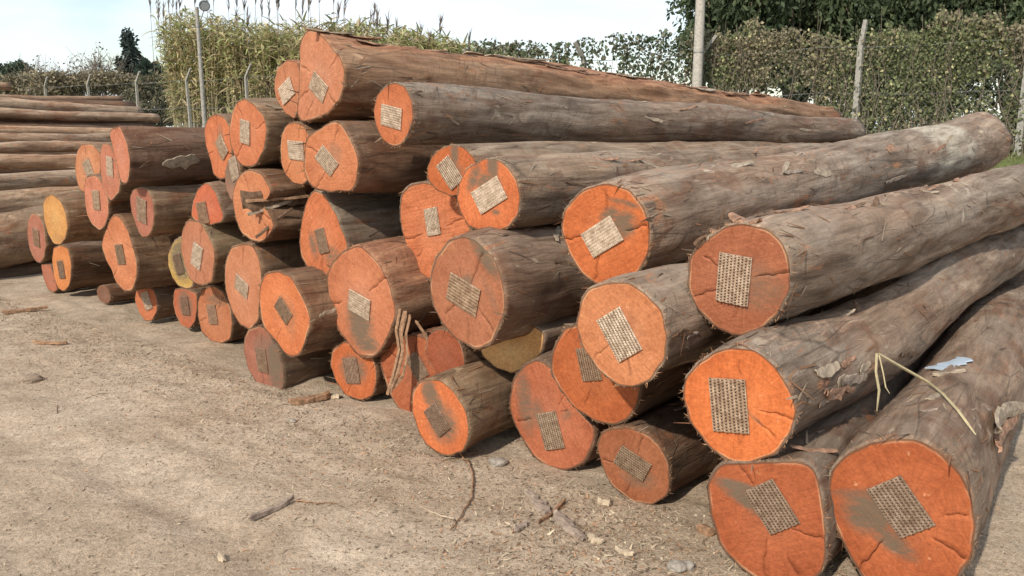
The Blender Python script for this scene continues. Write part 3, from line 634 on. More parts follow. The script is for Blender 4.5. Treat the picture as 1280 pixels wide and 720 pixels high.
LOG('W','tall smooth salmon log end directly left of the yellow-rimmed one',303,359,5.587,.285,.45,col=(220,128,94),plate=(303,358,15,15),cracks=[(75,.5,.9,2)],fz=1.5,bark=BR)
LOG('X','pale orange log end, its right side notched by a dark broken slab',317.1,257,5.264,.226,.57,col=(220,124,84),cracks=[(120,.4,.95,2),(318,.35,.95,8),(338,.35,.95,7)],apex=[(330,-.07,14)],fz=1.5,bark=(.8,.62,.5))
LOG('Y','pink log end split top to bottom by a dark crack beside a pale plate',248,317,5.852,.225,.50,col=(206,120,92),plate=(247,320,-4,27),cracks=[(66,.06,.99,7),(285,.06,.99,6),(250,.4,.95,2)],fz=1.2,bark=(.85,.78,.62),apex=[(100,.05,30)])
LOG('Z','yellow-rimmed log end with a dark grey centre, mostly behind the cracked pink one',224.9,329,6.195,.19,.52,col=(222,178,80),plate=(224,330,6,25),stain=[(.1,.15,.62,.7,.95,0)],fz=.8,platecol=(0.61,0.51,0.44))
LOG('AA','arched vermilion log end rising behind the cracked pink one',259,254,5.715,.148,.78,col=(222,104,70),plate=(254,266,4,20),stain=[(-.2,-.5,.25,.35,.5,0)],fz=1,apex=[(95,.1,30)],platecol=(0.85,0.67,0.55))
LOG('AB','small dull pink log end with pale tan bark, standing clear at left',178,265,6.355,.195,.47,col=(198,122,96),plate=(178,263,1,30),stain=[(-.1,.1,.35,.5,.4,0)],fz=1,bark=(1.05,.92,.78),platecol=(0.98,0.85,0.76))
LOG('AC','salmon log end broken in two by a slanting split, low at left',150,318,6.675,.285,.50,col=(226,126,86),plate=(151,318,5,25),cracks=[(128,.0,.99,9),(238,.0,.98,8)],apex=[(100,.06,20),(205,-.08,20)],fz=1.5,bark=(.8,.66,.54),platecol=(0.73,0.61,0.51))
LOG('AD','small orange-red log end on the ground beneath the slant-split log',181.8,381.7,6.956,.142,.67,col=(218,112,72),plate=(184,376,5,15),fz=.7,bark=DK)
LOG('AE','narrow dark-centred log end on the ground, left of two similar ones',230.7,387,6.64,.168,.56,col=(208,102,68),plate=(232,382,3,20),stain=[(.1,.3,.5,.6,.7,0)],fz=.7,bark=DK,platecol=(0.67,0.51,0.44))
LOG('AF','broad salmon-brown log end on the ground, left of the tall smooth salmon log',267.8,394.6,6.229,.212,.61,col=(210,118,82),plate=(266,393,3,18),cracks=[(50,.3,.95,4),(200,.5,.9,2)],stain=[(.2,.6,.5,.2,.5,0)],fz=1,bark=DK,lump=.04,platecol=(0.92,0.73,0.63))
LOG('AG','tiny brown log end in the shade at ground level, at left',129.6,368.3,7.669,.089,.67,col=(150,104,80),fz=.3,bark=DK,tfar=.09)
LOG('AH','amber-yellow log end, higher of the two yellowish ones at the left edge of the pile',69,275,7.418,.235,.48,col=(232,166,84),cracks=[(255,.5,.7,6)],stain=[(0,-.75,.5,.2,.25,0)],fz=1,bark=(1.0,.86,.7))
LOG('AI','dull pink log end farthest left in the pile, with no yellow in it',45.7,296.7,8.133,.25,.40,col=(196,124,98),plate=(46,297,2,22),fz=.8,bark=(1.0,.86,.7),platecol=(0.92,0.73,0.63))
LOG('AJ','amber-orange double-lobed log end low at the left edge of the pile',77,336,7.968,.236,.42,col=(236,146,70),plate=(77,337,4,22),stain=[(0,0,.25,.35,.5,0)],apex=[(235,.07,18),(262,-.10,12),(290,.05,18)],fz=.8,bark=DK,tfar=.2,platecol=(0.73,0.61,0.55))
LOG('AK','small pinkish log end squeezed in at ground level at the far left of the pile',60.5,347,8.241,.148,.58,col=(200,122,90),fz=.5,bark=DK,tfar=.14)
LOG('AL','pointed peach log end hanging below two others on the upper left of the pile',120,254,6.855,.225,.46,col=(218,134,98),plate=(121,250,2,24),apex=[(95,.10,30),(280,.06,25)],cracks=[(110,.3,.9,3)],fz=1,bark=BR,platecol=(1.10,0.98,0.85))
LOG('AM','peach log end at the upper left corner of the pile, leftmost of a touching trio',109.8,208,7.097,.205,.52,col=(216,128,92),plate=(111,211,5,14),stain=[(-.1,0,.35,.35,.4,0)],cracks=[(100,.5,.95,3)],fz=1,bark=BR)
LOG('AN','narrow peach log end, middle of the touching trio at upper left',137,215,6.529,.232,.40,col=(212,132,98),plate=(138,208,1,24),fz=1,bark=BR)
LOG('AO','dark chocolate-barked log with a peach end, rightmost of the touching trio at upper left',150.2,192.9,6.144,.222,.40,col=(222,136,98),stain=[],cracks=[(90,.3,.9,2)],fz=1.6,bark=(.62,.48,.42),phi=39.5,tfar=1.28)
LOG('AP','split orange log end left of the larger pointed one near the thin pole',272.8,184.8,5.701,.222,.45,col=(224,114,70),plate=(278,184,7,16),cracks=[(92,.05,.98,7),(262,.1,.95,4),(200,.5,.98,4)],stain=[(.2,.2,.2,.5,.5,0)],fz=1,bark=BR)
LOG('AQ','broad pointed orange log end with square plate and long split near the thin pole',311,167,5.259,.216,.55,col=(226,120,80),plate=(307,165,0,24),cracks=[(118,.1,.99,9),(222,.12,.98,6),(20,.4,.95,2)],apex=[(95,.08,25)],fz=1.5,bark=(1.0,.9,.76))
LOG('AR','small grey-brown stained log end wedged between larger orange ones',291,217,5.461,.125,.46,col=(170,120,96),plate=(293,211,3,15),stain=[(0,.1,.8,.7,.6,0)],fz=.7,bark=BR)
LOG('AS','narrow salmon log end pressed against the left of the great crowning log',359.9,114,5.062,.194,.46,torn=(90,60,3,.8),col=(216,124,90),plate=(359,114,14,-15),cracks=[(98,.4,.98,3),(200,.5,.9,2)],fz=1.4,bark=(.9,.62,.46))
LOG('AT','great pear-shaped salmon log crowning the pile, torn red bark along its top',402,100,4.693,.246,.55,torn=(92,42,5.5,1.0),saw=.6,col=(218,126,94),plate=(399,109,17,20),far=(1035,152),length=6.5,rfar=.62,apex=[(102,.24,30),(200,.04,25)],ridge=.10,
    cracks=[(40,.45,.98,4),(205,.45,.95,3),(315,.55,.98,4),(235,.5,.9,2),(160,.55,.9,2)],fz=5,bark=(1.0,.78,.62),res=96,nl=110,rough=1.4)
LOG('AU','orange log end with cracked lower half, second row below the crowning log',369,193,5.016,.192,.52,col=(228,128,84),plate=(371,188,19,2),cracks=[(222,.35,.98,6),(300,.35,.98,4),(60,.5,.98,4)],fz=1.4,bark=BR)
LOG('AV','wide orange log end with a slanting diamond plate, directly below the crowning log',415,198,4.669,.194,.76,col=(222,122,82),plate=(409,201,20,24),cracks=[(70,.4,.98,4),(232,.35,.98,3),(160,.5,.95,3)],apex=[(100,.10,26)],stain=[(.15,.2,.2,.25,.35,30)],fz=2,bark=(.72,.58,.50),tfar=1.34)
LOG('AW','smooth grey-barked top log with a neat oval orange end and a wide faded plate',492,145,4.416,.174,.63,torn=(100,25,5,.4),col=(220,112,68),plate=(490,146,25,7),far=(1068,166),rfar=.72,cracks=[(270,.6,.9,1.5)],fz=4,bark=(.92,.95,.98),res=88,nl=110)
# second pile: logs whose near ends lie beyond the left edge
def stl(s,off,t):
    return np.array([s*math.cos(PHI)+off*math.sin(PHI),-s*math.sin(PHI)+off*math.cos(PHI),t])
def srow(label,vt,vb,zu,offn,length=5.8,bark=(1,1,1),rf=.85,tilt=0,**k):
    r=(vb-vt)/2*zu/F; p=at(0,(vt+vb)/2,zu); s=p[0]*math.cos(PHI)-p[1]*math.sin(PHI)
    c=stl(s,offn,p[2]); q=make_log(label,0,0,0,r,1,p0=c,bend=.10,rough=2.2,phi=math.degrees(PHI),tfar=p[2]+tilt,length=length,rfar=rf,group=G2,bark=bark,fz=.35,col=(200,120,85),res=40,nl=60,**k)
    return q
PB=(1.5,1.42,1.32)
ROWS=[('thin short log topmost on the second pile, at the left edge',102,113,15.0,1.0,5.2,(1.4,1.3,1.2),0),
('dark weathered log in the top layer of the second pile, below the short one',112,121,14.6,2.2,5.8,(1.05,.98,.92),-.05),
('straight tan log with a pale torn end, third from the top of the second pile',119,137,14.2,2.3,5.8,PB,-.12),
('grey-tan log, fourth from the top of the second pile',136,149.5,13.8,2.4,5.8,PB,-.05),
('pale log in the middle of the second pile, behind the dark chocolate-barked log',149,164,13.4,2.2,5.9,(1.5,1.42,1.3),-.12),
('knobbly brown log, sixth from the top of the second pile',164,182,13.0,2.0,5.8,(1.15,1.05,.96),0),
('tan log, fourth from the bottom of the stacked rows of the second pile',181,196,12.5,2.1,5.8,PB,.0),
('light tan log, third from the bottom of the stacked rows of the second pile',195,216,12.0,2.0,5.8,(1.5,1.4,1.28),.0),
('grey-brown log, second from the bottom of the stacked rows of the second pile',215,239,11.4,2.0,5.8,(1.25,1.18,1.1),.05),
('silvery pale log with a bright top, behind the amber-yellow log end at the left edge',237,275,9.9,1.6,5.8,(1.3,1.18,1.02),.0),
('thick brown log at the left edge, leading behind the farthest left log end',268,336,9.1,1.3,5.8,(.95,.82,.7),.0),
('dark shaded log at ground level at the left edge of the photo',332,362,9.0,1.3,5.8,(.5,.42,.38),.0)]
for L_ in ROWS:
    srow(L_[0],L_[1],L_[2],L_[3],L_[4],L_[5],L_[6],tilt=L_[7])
for i in range(9):   # inner logs showing only through the gaps
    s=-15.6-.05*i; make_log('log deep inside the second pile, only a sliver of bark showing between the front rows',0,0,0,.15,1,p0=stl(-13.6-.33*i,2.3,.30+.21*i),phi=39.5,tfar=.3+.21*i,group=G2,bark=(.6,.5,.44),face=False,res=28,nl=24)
# ------------------------------------------------------------------ foliage tools
def leaves(P,size,col,var=.25,droop=.4,aspect=2.2,rs=rng):
    """folded two-quad leaves around points P"""
    n=len(P); d=rs.normal(0,1,(n,3)); d[:,2]-=droop*1.5; d/=np.linalg.norm(d,axis=1)[:,None]
    nn=rs.normal(0,1,(n,3)); s=np.cross(d,nn); s/=np.linalg.norm(s,axis=1)[:,None]; up=np.cross(s,d)
    L=(size*rs.uniform(.6,1.4,n))[:,None]; W=L/aspect
    v=np.stack([P,P+d*L*.5+s*W*.5+up*W*.12,P+d*L,P+d*L*.5-s*W*.5+up*W*.12],1).reshape(-1,3)
    f=np.arange(n*4).reshape(-1,4)
    c=np.asarray(col,float); 
    if c.ndim==1: c=np.tile(c,(n,1))
    c=c*rs.uniform(1-var,1+var,(n,1))
    return v,f,np.repeat(c,4,0)
def gz(x,y): return float(gh(x,y))
def fpt(k):
    """k metres along the fence measured from the right-hand post"""
    ux,uy=-1/FN,FS/FN
    return np.array([9.89+ux*k,FC-FS*9.89+uy*k])
# ------------------------------------------------------------------ fence
KS=[.13,3.15,6.6,9.7,13.1,16.2,19.3,22.5,25.6,28.7,31.9,35.1,-3.1,-6.2]
fp=fpt(0); fence=empty('chain_link_fence',Matrix.Translation((fp[0],fp[1],gz(*fp))),label='wire mesh fence on concrete posts with angled tops running behind the timber piles',category='fence')
def fobj(name,me,**p):
    o=obj(name,me,fence,**p); o.matrix_parent_inverse=fence.matrix_world.inverted(); return o
bpy.context.view_layer.update()
for i,k in enumerate(KS):
    x,y=fpt(k); z=gz(x,y); lean=rng.normal(0,.015)
    t_=np.array([0,0,1.])
    pts=[[x,y,z-.2],[x+lean*1.2,y,z+1.2],[x+lean*2.3,y,z+2.18],[x+lean*2.3+.02,y-.03,z+2.25],[x+lean*2.3+.26,y-.22,z+2.62]]
    if k in(9.7,13.1): pts[3][0]-=.04; pts[4][0]-=.52
    if k==3.15: lean=0; pts=[[x,y,z-.2],[x,y,z+1.2],[x,y,z+2.18],[x+.015,y-.01,z+2.4],[x+.05,y-.02,z+2.74]]
    v,f=tube(pts,[.068,.062,.056,.05,.042] if k>20 else [.085,.08,.072,.062,.05],4)
    m=fixtri(v,f,[M_conc],'fence_post'); fobj('fence_post',m)
for hh in (.5,1.25,2.2):
    pts=[]
    for k in np.arange(-7,36,1.):
        x,y=fpt(k); pts.append([x,y+.02,gz(x,y)+hh+.03*math.sin(k*2)])
    v,f=tube(pts,.007,4,False); fobj('line_wire',mesh('line_wire',v,f,[M_wire]))
# chain mesh, joined
P_,D_=[],[]
for k in np.arange(-6.5,35,.16):
    x,y=fpt(k); z=gz(x,y)
    for sgn in(-1,1):
        x2,y2=fpt(k+sgn*2.1); a=np.array([x,y,z+.05]); b=np.array([x2,y2,gz(x2,y2)+2.15]); P_.append(a); D_.append(b-a)
P_=np.array(P_);D_=np.array(D_);ln=np.linalg.norm(D_,axis=1);D_=D_/ln[:,None]
v,f=ribbons(P_,D_,np.tile([FS/FN*1.0,1/FN,0],(len(P_),1))*-1,ln,np.full(len(P_),.004),np.zeros(len(P_)),1)
fobj('wire_mesh',mesh('wire_mesh',v,f,[M_wire]),kind='stuff')
# ------------------------------------------------------------------ climbing vines
def fence_cloud(n,k0,k1,h0,h1,thick,rs,dens=None,off=0):
    out=[]
    while len(out)<n:
        m=n; k=rs.uniform(k0,k1,m); h=h0+(h1-h0)*rs.random(m)
        ok=np.ones(m,bool) if dens is None else rs.random(m)<dens(k,h)
        k=k[ok];h=h[ok]; d=rs.normal(0,thick,len(k))+off
        xy=np.stack([9.89-k/FN,FC-FS*9.89+FS*k/FN],1)+np.stack([d*FS/FN,d/FN],1)
        z=gh(xy[:,0],xy[:,1])+h; out+=np.stack([xy[:,0],xy[:,1],z],1).tolist()
    return np.array(out[:n])
rs=np.random.default_rng(3)
def dens_a(k,h):
    top=2.66+.16*np.sin(k*1.3)+.16*vnoise(k*7,k*0,k*0+8)+.2*vnoise(k*2.2,k*0,k*0+3)
    a=.34+.75*vnoise(k*1.3+3,h*1.1,k*0)+.65*vnoise(k*3.6+3,h*3.0,k*0)
    a=a+.4*np.clip((6-k)/4,0,1)+.25*(h>1.6)
    # see-through windows low down between the second and third post
    hole=((k>3.5)&(h<1.45)); a=a-.75*hole*(vnoise(k*2.1+1,h*1.2,k*0+9)>-.25)
    return np.clip(a,0,1)*(h<top)
P=fence_cloud(60000,-6,7.0,.0,3.1,.17,rs,dens_a,.24)
mixn=vnoise(P[:,0]*1.1,P[:,1]*1.1,P[:,2]*1.3)+.5*vnoise(P[:,0]*3.5,P[:,1]*3.5,P[:,2]*3.5)+(P[:,2]-2.9)*.35+rs.normal(0,.35,len(P))
ca=np.where(mixn[:,None]>.15,np.array([[.175,.145,.085]]),np.array([[.125,.137,.058]]))
ca=np.where((rs.random(len(P))<.12)[:,None],np.array([[.30,.27,.13]]),ca); ca=ca*np.where(rs.random((len(P),1))<.3,1.7,1.15)*np.array([[.98,1.0,1.1]])
v,f,c=leaves(P,.072,ca,.35,.5,1.35,rs)
def plant(name,label,cat,loc,parts,group=None):
    o=empty(name,Matrix.Translation(loc),label=label,category=cat)
    if group: o['group']=group
    inv=Matrix.Translation(loc).inverted()
    for (pn,me,st) in parts:
        q=obj(pn,me,o); q.matrix_parent_inverse=inv
        if st: q['kind']='stuff'
    return o
def vine_stems(k0,k1,n,rs,hmax=3.0):
    L=[]
    for _ in range(n):
        k=rs.uniform(k0,k1); x,y=fpt(k); z=gz(x,y); pts=[]; kk=k
        hm=rs.uniform(.6,1)*hmax
        for h in np.linspace(0,hm,7):
            kk+=rs.normal(0,.10); x,y=fpt(kk); pts.append([x+rs.normal(0,.03),y-.05+rs.normal(0,.03),z+h])
        L.append(tube(pts,np.linspace(.012,.004,7),4,False))
    v,f,_=join(L); return mesh('stems',v,f,[M_dead],True)
p0=fpt(2); plant('climbing_vine','dense brown and green creeper smothering the fence on the right','vine',(p0[0],p0[1],gz(*p0)),
   [('stems',vine_stems(-6,7,90,rs),True),('leaves',mesh('leaves',v,f,[M_leaf],cols=c),True)])
def dens_b(k,h):
    top=2.75+.15*vnoise(k*2.5,k*0,k*0+3); col_=vnoise(k*2.6,h*.5,k*0+4); fine=vnoise(k*7,h*5,k*0+2)
    a=(col_>-.12)*.75+.16+.5*fine+ .35*(h>2.25)
    return np.clip(a,0,1)*(h<top)
P=fence_cloud(8000,6.4,13.0,.1,2.95,.07,rs,dens_b)
ca=np.where(rs.random((len(P),1))<.5,np.array([[.075,.10,.055]]),np.array([[.13,.125,.085]]))
v,f,c=leaves(P,.10,ca*1.25,.35,.5,1.4,rs); p0=fpt(9)
plant('climbing_vine','thin see-through creeper trailing in columns on the fence, sky showing between','vine',(p0[0],p0[1],gz(*p0)),
   [('stems',vine_stems(6.6,13,60,rs,2.7),True),('leaves',mesh('leaves',v,f,[M_leaf],cols=c),True)])
# ------------------------------------------------------------------ giant reeds
def reed_bed(label,pts_fn,n,hfn,rs,plumes,leafn,loc,tones):
    st=[];P=[];D=[];Nn=[];ln=[];wd=[];cu=[];cs=[]
    tops=[]
    for i in range(n):
        x,y=pts_fn(rs); z=gz(x,y); h=hfn(x,y)*rs.uniform(.84,1.06); a=rs.uniform(0,6.28); b=rs.uniform(.02,.14)*h
        pts=[[x+math.cos(a)*b*t*t,y+math.sin(a)*b*t*t,z+h*t] for t in(0,.5,1)]
        st.append(tube(pts,[.013,.011,.005],3,False)); tops.append(pts[-1])
        for j in range(leafn):
            t=rs.uniform(.18,1.0); c0=np.array(pts[0])*(1-t)+np.array(pts[2])*t
            a2=rs.uniform(0,6.28); up=rs.uniform(-.15,1.0); d=np.array([math.cos(a2),math.sin(a2),up]); d/=np.linalg.norm(d)
            P.append(c0);D.append(d);Nn.append([-math.cos(a2)*.5+rs.normal(0,.3),-math.sin(a2)*.5+rs.normal(0,.3),-1]);ln.append(rs.uniform(.3,.66));wd.append(rs.uniform(.045,.085));cu.append(rs.uniform(.05,.32))
            q=rs.random()+.30*(t-.55); cs.append(tones[0] if q>.62 else tones[1] if q>.33 else tones[2])
    v,f=ribbons(np.array(P),np.array(D),np.array(Nn,float),np.array(ln),np.array(wd),np.array(cu),3)
    c=np.repeat(np.array(cs),8,0)*np.repeat(rs.uniform(.65,1.25,len(cs)),8)[:,None]
    vs,fs,_=join(st)
    o=plant('reed_clump',label,'reeds',loc,[('stalks',mesh('stalks',vs,fs,[simple('dry_reed_stalk',(.33,.28,.16),.8)],True),True),('leaves',mesh('leaves',v,f,[M_leaf],cols=c),True)])
    inv=Matrix.Translation(loc).inverted()
    for (x,y,hb,hp,s_) in plumes:
        z=gz(x,y); a=rs.uniform(0,6.28); lean=rs.uniform(.02,.16)
        v1,f1=tube([[x,y,z+hb*.55],[x+.02,y,z+hb],[x+.02+lean*.5,y,z+hb+hp*.7]],[.012,.009,.003],3,False)
        m=26; tt=rs.random(m); base=np.stack([x+.02+lean*.5*tt,np.full(m,y),z+hb+hp*.72*tt],1)
        dd=np.stack([rs.normal(.12,.22,m),rs.normal(0,.22,m),np.full(m,1.)],1); dd/=np.linalg.norm(dd,axis=1)[:,None]
        v2,f2=ribbons(base,dd,rs.normal(0,1,(m,3)),rs.uniform(.12,.3,m)*s_,np.full(m,.022)*s_,np.zeros(m),2)
        vv=np.vstack([v1,v2]); ff=np.vstack([f1,f2+len(v1)])
        cc=np.tile([[.17,.14,.12]],(len(vv),1))*np.r_[np.ones(len(v1)),np.repeat(rs.uniform(.7,1.5,m),6)][:,None]
        q=obj('plume',mesh('plume',vv,ff,[M_leaf],cols=cc),o); q.matrix_parent_inverse=inv
    return o
rs=np.random.default_rng(11)
def upix(u,z): return (u-640)/F*z
def reed_pt(rs):
    u=224+rs.random()*426; d=rs.uniform(.7,3.6); a=(u-640)/F
    y=(FC+d*FN)/(1+FS*a); return a*y,y
def htop(x,y):
    u=640+F*x/y; v=np.interp(u,[205,225,300,400,470,520,560,610,650],[34,27,38,43,44,52,60,73,86])
    return (160-v+rng.normal(0,4))*y/F*1.0+EYE-1.05
pl=[]
for u in [204,216,221,226,229,232,236,241,262,278,283,299,306,318,324,336,341,357,362,384,386,397,409,424,428,441,455,470,476,488,503,520,528,540,552,571,590,612,480,312,350,395]:
    d=rs.uniform(.9,3); a=(u+rs.normal(0,2)-640)/F; y=(FC+d*FN)/(1+FS*a); x=a*y
    vt=np.interp(u,[200,240,300,360,420,480,540,620],[-6,-8,4,0,-4,22,30,50])+rs.uniform(-8,20)
    hb=(160-vt)*y/F+EYE-1.05-.7; pl.append((x,y,hb,.75,1.25))
T1=[(.30,.32,.13),(.50,.42,.22),(.38,.30,.18)]
a=(380-640)/F; y_=(FC+2*FN)/(1+FS*a)
reed_bed('tall yellow-green reed clump with feathery plumes behind the fence at upper left',reed_pt,1550,htop,rs,pl,30,(a*y_,y_,1.05),T1)
# a small rounded bush seen through the fence at centre
def bush(name,label,cat,u,vt,vb,wpx,z,n,col,leaf=.12,group=None,stem=True,rs=rs,shape=None,col2=None,loosen=.25,twigs=26,droop=.2,dy=None):
    a=(u-640)/F; x=a*z; wd=wpx/2*z/F; zt=EYE+(160-vt)*z/F; zb=EYE+(160-vb)*z/F; g=gz(x,z) if abs(x)<900 else 1.05
    hgt=zt-zb; cz=(zt+zb)/2; dy=wd if dy is None else dy
    # clumps on an uneven ellipsoid
    nc=max(14,int(n/160)); cl=[]
    while len(cl)<nc:
        p=rs.uniform(-1,1,3); r_=np.linalg.norm(p)
        if r_>1 or r_<.25: continue
        if shape is not None and abs(p[0])>shape((p[2]+1)/2): continue
        cl.append(p)
    cl=np.array(cl); ci=rs.integers(0,nc,n); sz=rs.uniform(.16,.36,nc)
    p=cl[ci]+rs.normal(0,1,(n,3))*sz[ci][:,None]*.55
    P=np.stack([x+p[:,0]*wd,z+p[:,1]*dy,cz+p[:,2]*hgt/2],1)
    cc=np.tile([col],(n,1)).astype(float)
    if col2 is not None: cc[rs.random(n)<.4]=col2
    cc*= (rs.uniform(.75,1.25,nc)[ci])[:,None]
    v,f,c=leaves(P,leaf,cc,.25,droop,2.2,rs)
    L=[]
    for k in range(twigs):
        e=cl[k%nc]; e=np.array([x+e[0]*wd,z+e[1]*dy,cz+e[2]*hgt/2]); b=np.array([x+rs.normal(0,.05),z,g+ (zb-g)*.0]); mid=(b+e)/2+rs.normal(0,.06*hgt,3)*[1,1,.4]; mid[0]=mid[0]*.6+x*.4
        L.append(tube([b,mid,e],np.array([.09,.05,.015])*max(.12,min(1.8,hgt/6)),4,False))
    vs,fs,_=join(L)
    return plant(name,label,cat,(x,z,g),[('trunk',mesh('trunk',vs,fs,[M_trunk],True),False),('crown',mesh('crown',v,f,[M_leaf],cols=c),True)],group)
bush('shrub','small yellow-green rounded shrub behind the fence left of the leaning fence post','shrub',703,74,112,34,24.5,1500,(.20,.21,.07),.11)
bush('shrub','brownish-green shrub between the reeds and the see-through creeper','shrub',640,60,104,84,26,3500,(.11,.115,.05),.12,col2=(.20,.15,.08))
bush('shrub','greyish thin shrub at the right-hand end of the reeds','shrub',592,66,100,60,27.5,2200,(.12,.125,.06),.12,col2=(.22,.18,.10))
# eucalyptus belt at upper right
GT='dark trees behind the creeper fence'
rs=np.random.default_rng(5)
for (u,z,vt,vb,wp,lab) in [(905,33,-95,96,120,'dark-leaved tree whose ragged left edge rises beside the tall bare pole'),
        (985,36,-130,92,150,'bushy dark tree behind the creeper fence, second from the tall pole'),
        (1075,34,-110,84,150,'dark tree standing behind the fence post in the middle of the creeper'),
        (1160,37,-150,84,170,'dark tree right of the middle fence post with a thick trunk gap below it'),
        (1255,35,-120,80,170,'dark tree filling the top right corner of the photo'),
        (1350,36,-120,90,160,'dark tree just outside the top right corner, its twigs reaching in')]:
    bush('eucalyptus_tree',lab,'tree',u,vt,vb,wp,z,15000,(.058,.080,.040),.26,GT,rs=rs,col2=(.10,.125,.06),droop=.9,twigs=30,dy=2.6)
for (u,vt,vb,wp,z,n,lab) in [(930,55,112,90,29,4500,'low dark undergrowth bush behind the fence just right of the tall pole'),(1120,60,140,330,31,15000,'long dark band of undergrowth behind the creeper on the right')]:
    bush('undergrowth_bush',lab,'shrub',u,vt,vb,wp,z,n,(.05,.07,.03),.2,rs=rs,col2=(.10,.09,.05),dy=.8)
# far left background
rs=np.random.default_rng(21)
bush('round_tree','dark round-topped tree on the skyline at the far left edge','tree',5,82,106,34,62,2600,(.045,.065,.045),.34,rs=rs)
bush('round_tree','wider dark domed tree on the skyline, second from the left edge','tree',37,83,108,38,60,3200,(.05,.07,.045),.32,rs=rs)
bush('conifer_tree','tall dark conifer standing alone on the left skyline','tree',178,52,112,28,58,4200,(.038,.052,.045),.30,rs=rs,shape=lambda t:.35+1.0*(1-t)*(.75+.25*math.sin(t*18)) if t<.8 else .35,twigs=12)
bush('palm_tree','small ragged dark palm beside the conifer','tree',207,84,112,24,50,500,(.05,.07,.05),.8,rs=rs,droop=.1,twigs=10)
def bare(label,u,vt,vb,wpx,z,n):
    x=upix(u,z); wd=wpx/2*z/F; zt=EYE+(160-vt)*z/F; g=gz(x,z); L=[]
    for k in range(n):
        b=np.array([x+rs.normal(0,wd*.35),z+rs.normal(0,.5),g]); e=np.array([x+rs.normal(0,wd*.6),z+rs.normal(0,.8),g+(zt-g)*rs.uniform(.7,1.04)]); m=(b+e)/2+rs.normal(0,.12,3)
        L.append(tube([b,m,e],[.04,.025,.008],3,False))
        for _ in range(7):
            t=rs.uniform(.45,.95); s=m*(1-t)+e*t; q=s+rs.normal(0,1,3)*[.45,.3,.4]+[0,0,.25]; L.append(tube([s,q],[.014,.006],3,False))
    v,f,_=join(L); P=v[rs.integers(0,len(v),n*10)]+rs.normal(0,.12,(n*10,3)); lv=leaves(P,.16,(.14,.13,.10),.3,.2,2,rs)
    plant('bare_shrub',label,'shrub',(x,z,g),[('twigs',mesh('twigs',v,f,[M_dead]),True),('leaves',mesh('leaves',lv[0],lv[1],[M_leaf],cols=lv[2]),True)],'bare shrubs on the left skyline')
bare('leafless pale shrub between the domed tree and the first fence posts',68,86,112,42,52,42)
bare('leafless shrub immediately left of the tall conifer',143,76,112,54,50,60)
bare('thin leafless shrub with a few tall twigs, midway along the left skyline',104,94,112,50,48,40)
bush('shrub','low brown scrub along the foot of the left skyline','shrub',110,90,126,180,44,8000,(.17,.14,.095),.2,rs=rs,col2=(.32,.27,.17),dy=1.0)
bush('shrub','dark low scrub left of the reeds, behind the concrete fence posts','shrub',200,96,168,60,39,5200,(.12,.12,.075),.2,rs=rs,col2=(.17,.14,.08),dy=1.0)
bush('shrub','dull green scrub at the extreme left edge behind the pile top','shrub',20,96,122,90,48,4000,(.13,.13,.085),.2,rs=rs,col2=(.16,.13,.08),dy=1.0)
# pale grass tufts on the left skyline
# ------------------------------------------------------------------ poles
M_pole=simple('weathered_pole',(.36,.33,.29),.9,nscale=25,var=.3,bump=.5)
def pole(label,u,vb,z,top,r,lamp=False,mat=M_conc,extra=None):
    x=upix(u,z)/1.0; g=gz(x,z)
    o=empty('lamp_pole' if lamp else 'utility_pole',Matrix.Translation((x,z,g)),label=label,category='lamp pole' if lamp else 'pole')
    v,f=tube([[0,0,-.1],[0,0,(top-g)*.5],[0,0,top-g]],[r*1.15,r,r*.9],10); obj('shaft',mesh('shaft',v,f,[mat],True),o)
    if lamp:
        h=top-g
        v,f=tube([[0,-.02,h-.42],[.10,-.05,h-.30],[.20,-.06,h-.06]],.012,6); obj('bracket',mesh('bracket',v,f,[M_wire],True),o)
        # round floodlight: shallow dish with lens and rim
        d=Vector((.35,-.9,-.25)).normalized(); q=d.to_track_quat('Z','Y').to_matrix()
        prof=[(0,-.09),(.06,-.085),(.115,-.04),(.13,.0),(.13,.02),(.11,.022)]; n=20; vv=[];
        for (rr,zz) in prof:
            for k in range(n): vv.append(q@Vector((rr*math.cos(k*2*math.pi/n),rr*math.sin(k*2*math.pi/n),zz))+Vector((.22,-.08,h+.02)))
        f=grid(n,len(prof),True); obj('lamp_housing',mesh('lamp_housing',np.array([tuple(a) for a in vv]),f,[simple('dark_housing',(.10,.11,.11),.5)],True),o)
        vv=[q@Vector((.112*math.cos(k*2*math.pi/n),.112*math.sin(k*2*math.pi/n),.012))+Vector((.22,-.08,h+.02)) for k in range(n)]
        obj('lens',mesh('lens',np.array([tuple(a) for a in vv]),[list(range(n))],[simple('lens_glass',(.22,.24,.25),.15)]),o)
        for hh in (h-.45,h-1.1,.9):
            v,f=tube([[0,0,hh-.02],[0,0,hh+.02]],r*1.12,10); obj('band',mesh('band',v,f,[M_wire],True),o)
    else:
        for hh in (1.0,2.2,3.4):
            v,f=tube([[0,0,hh-.015],[0,0,hh+.015]],r*1.1,10); obj('band',mesh('band',v,f,[M_wire],True),o)
    return o
pole('thin pale pole with a small round lamp on top, rising in front of the reeds',263,146,21,EYE+(160-18)*21/F,.05,True)
pole('tall bare weathered pole reaching out of the photo where creeper meets dark trees',865,122,19.2,7.4,.105,False,M_pole)
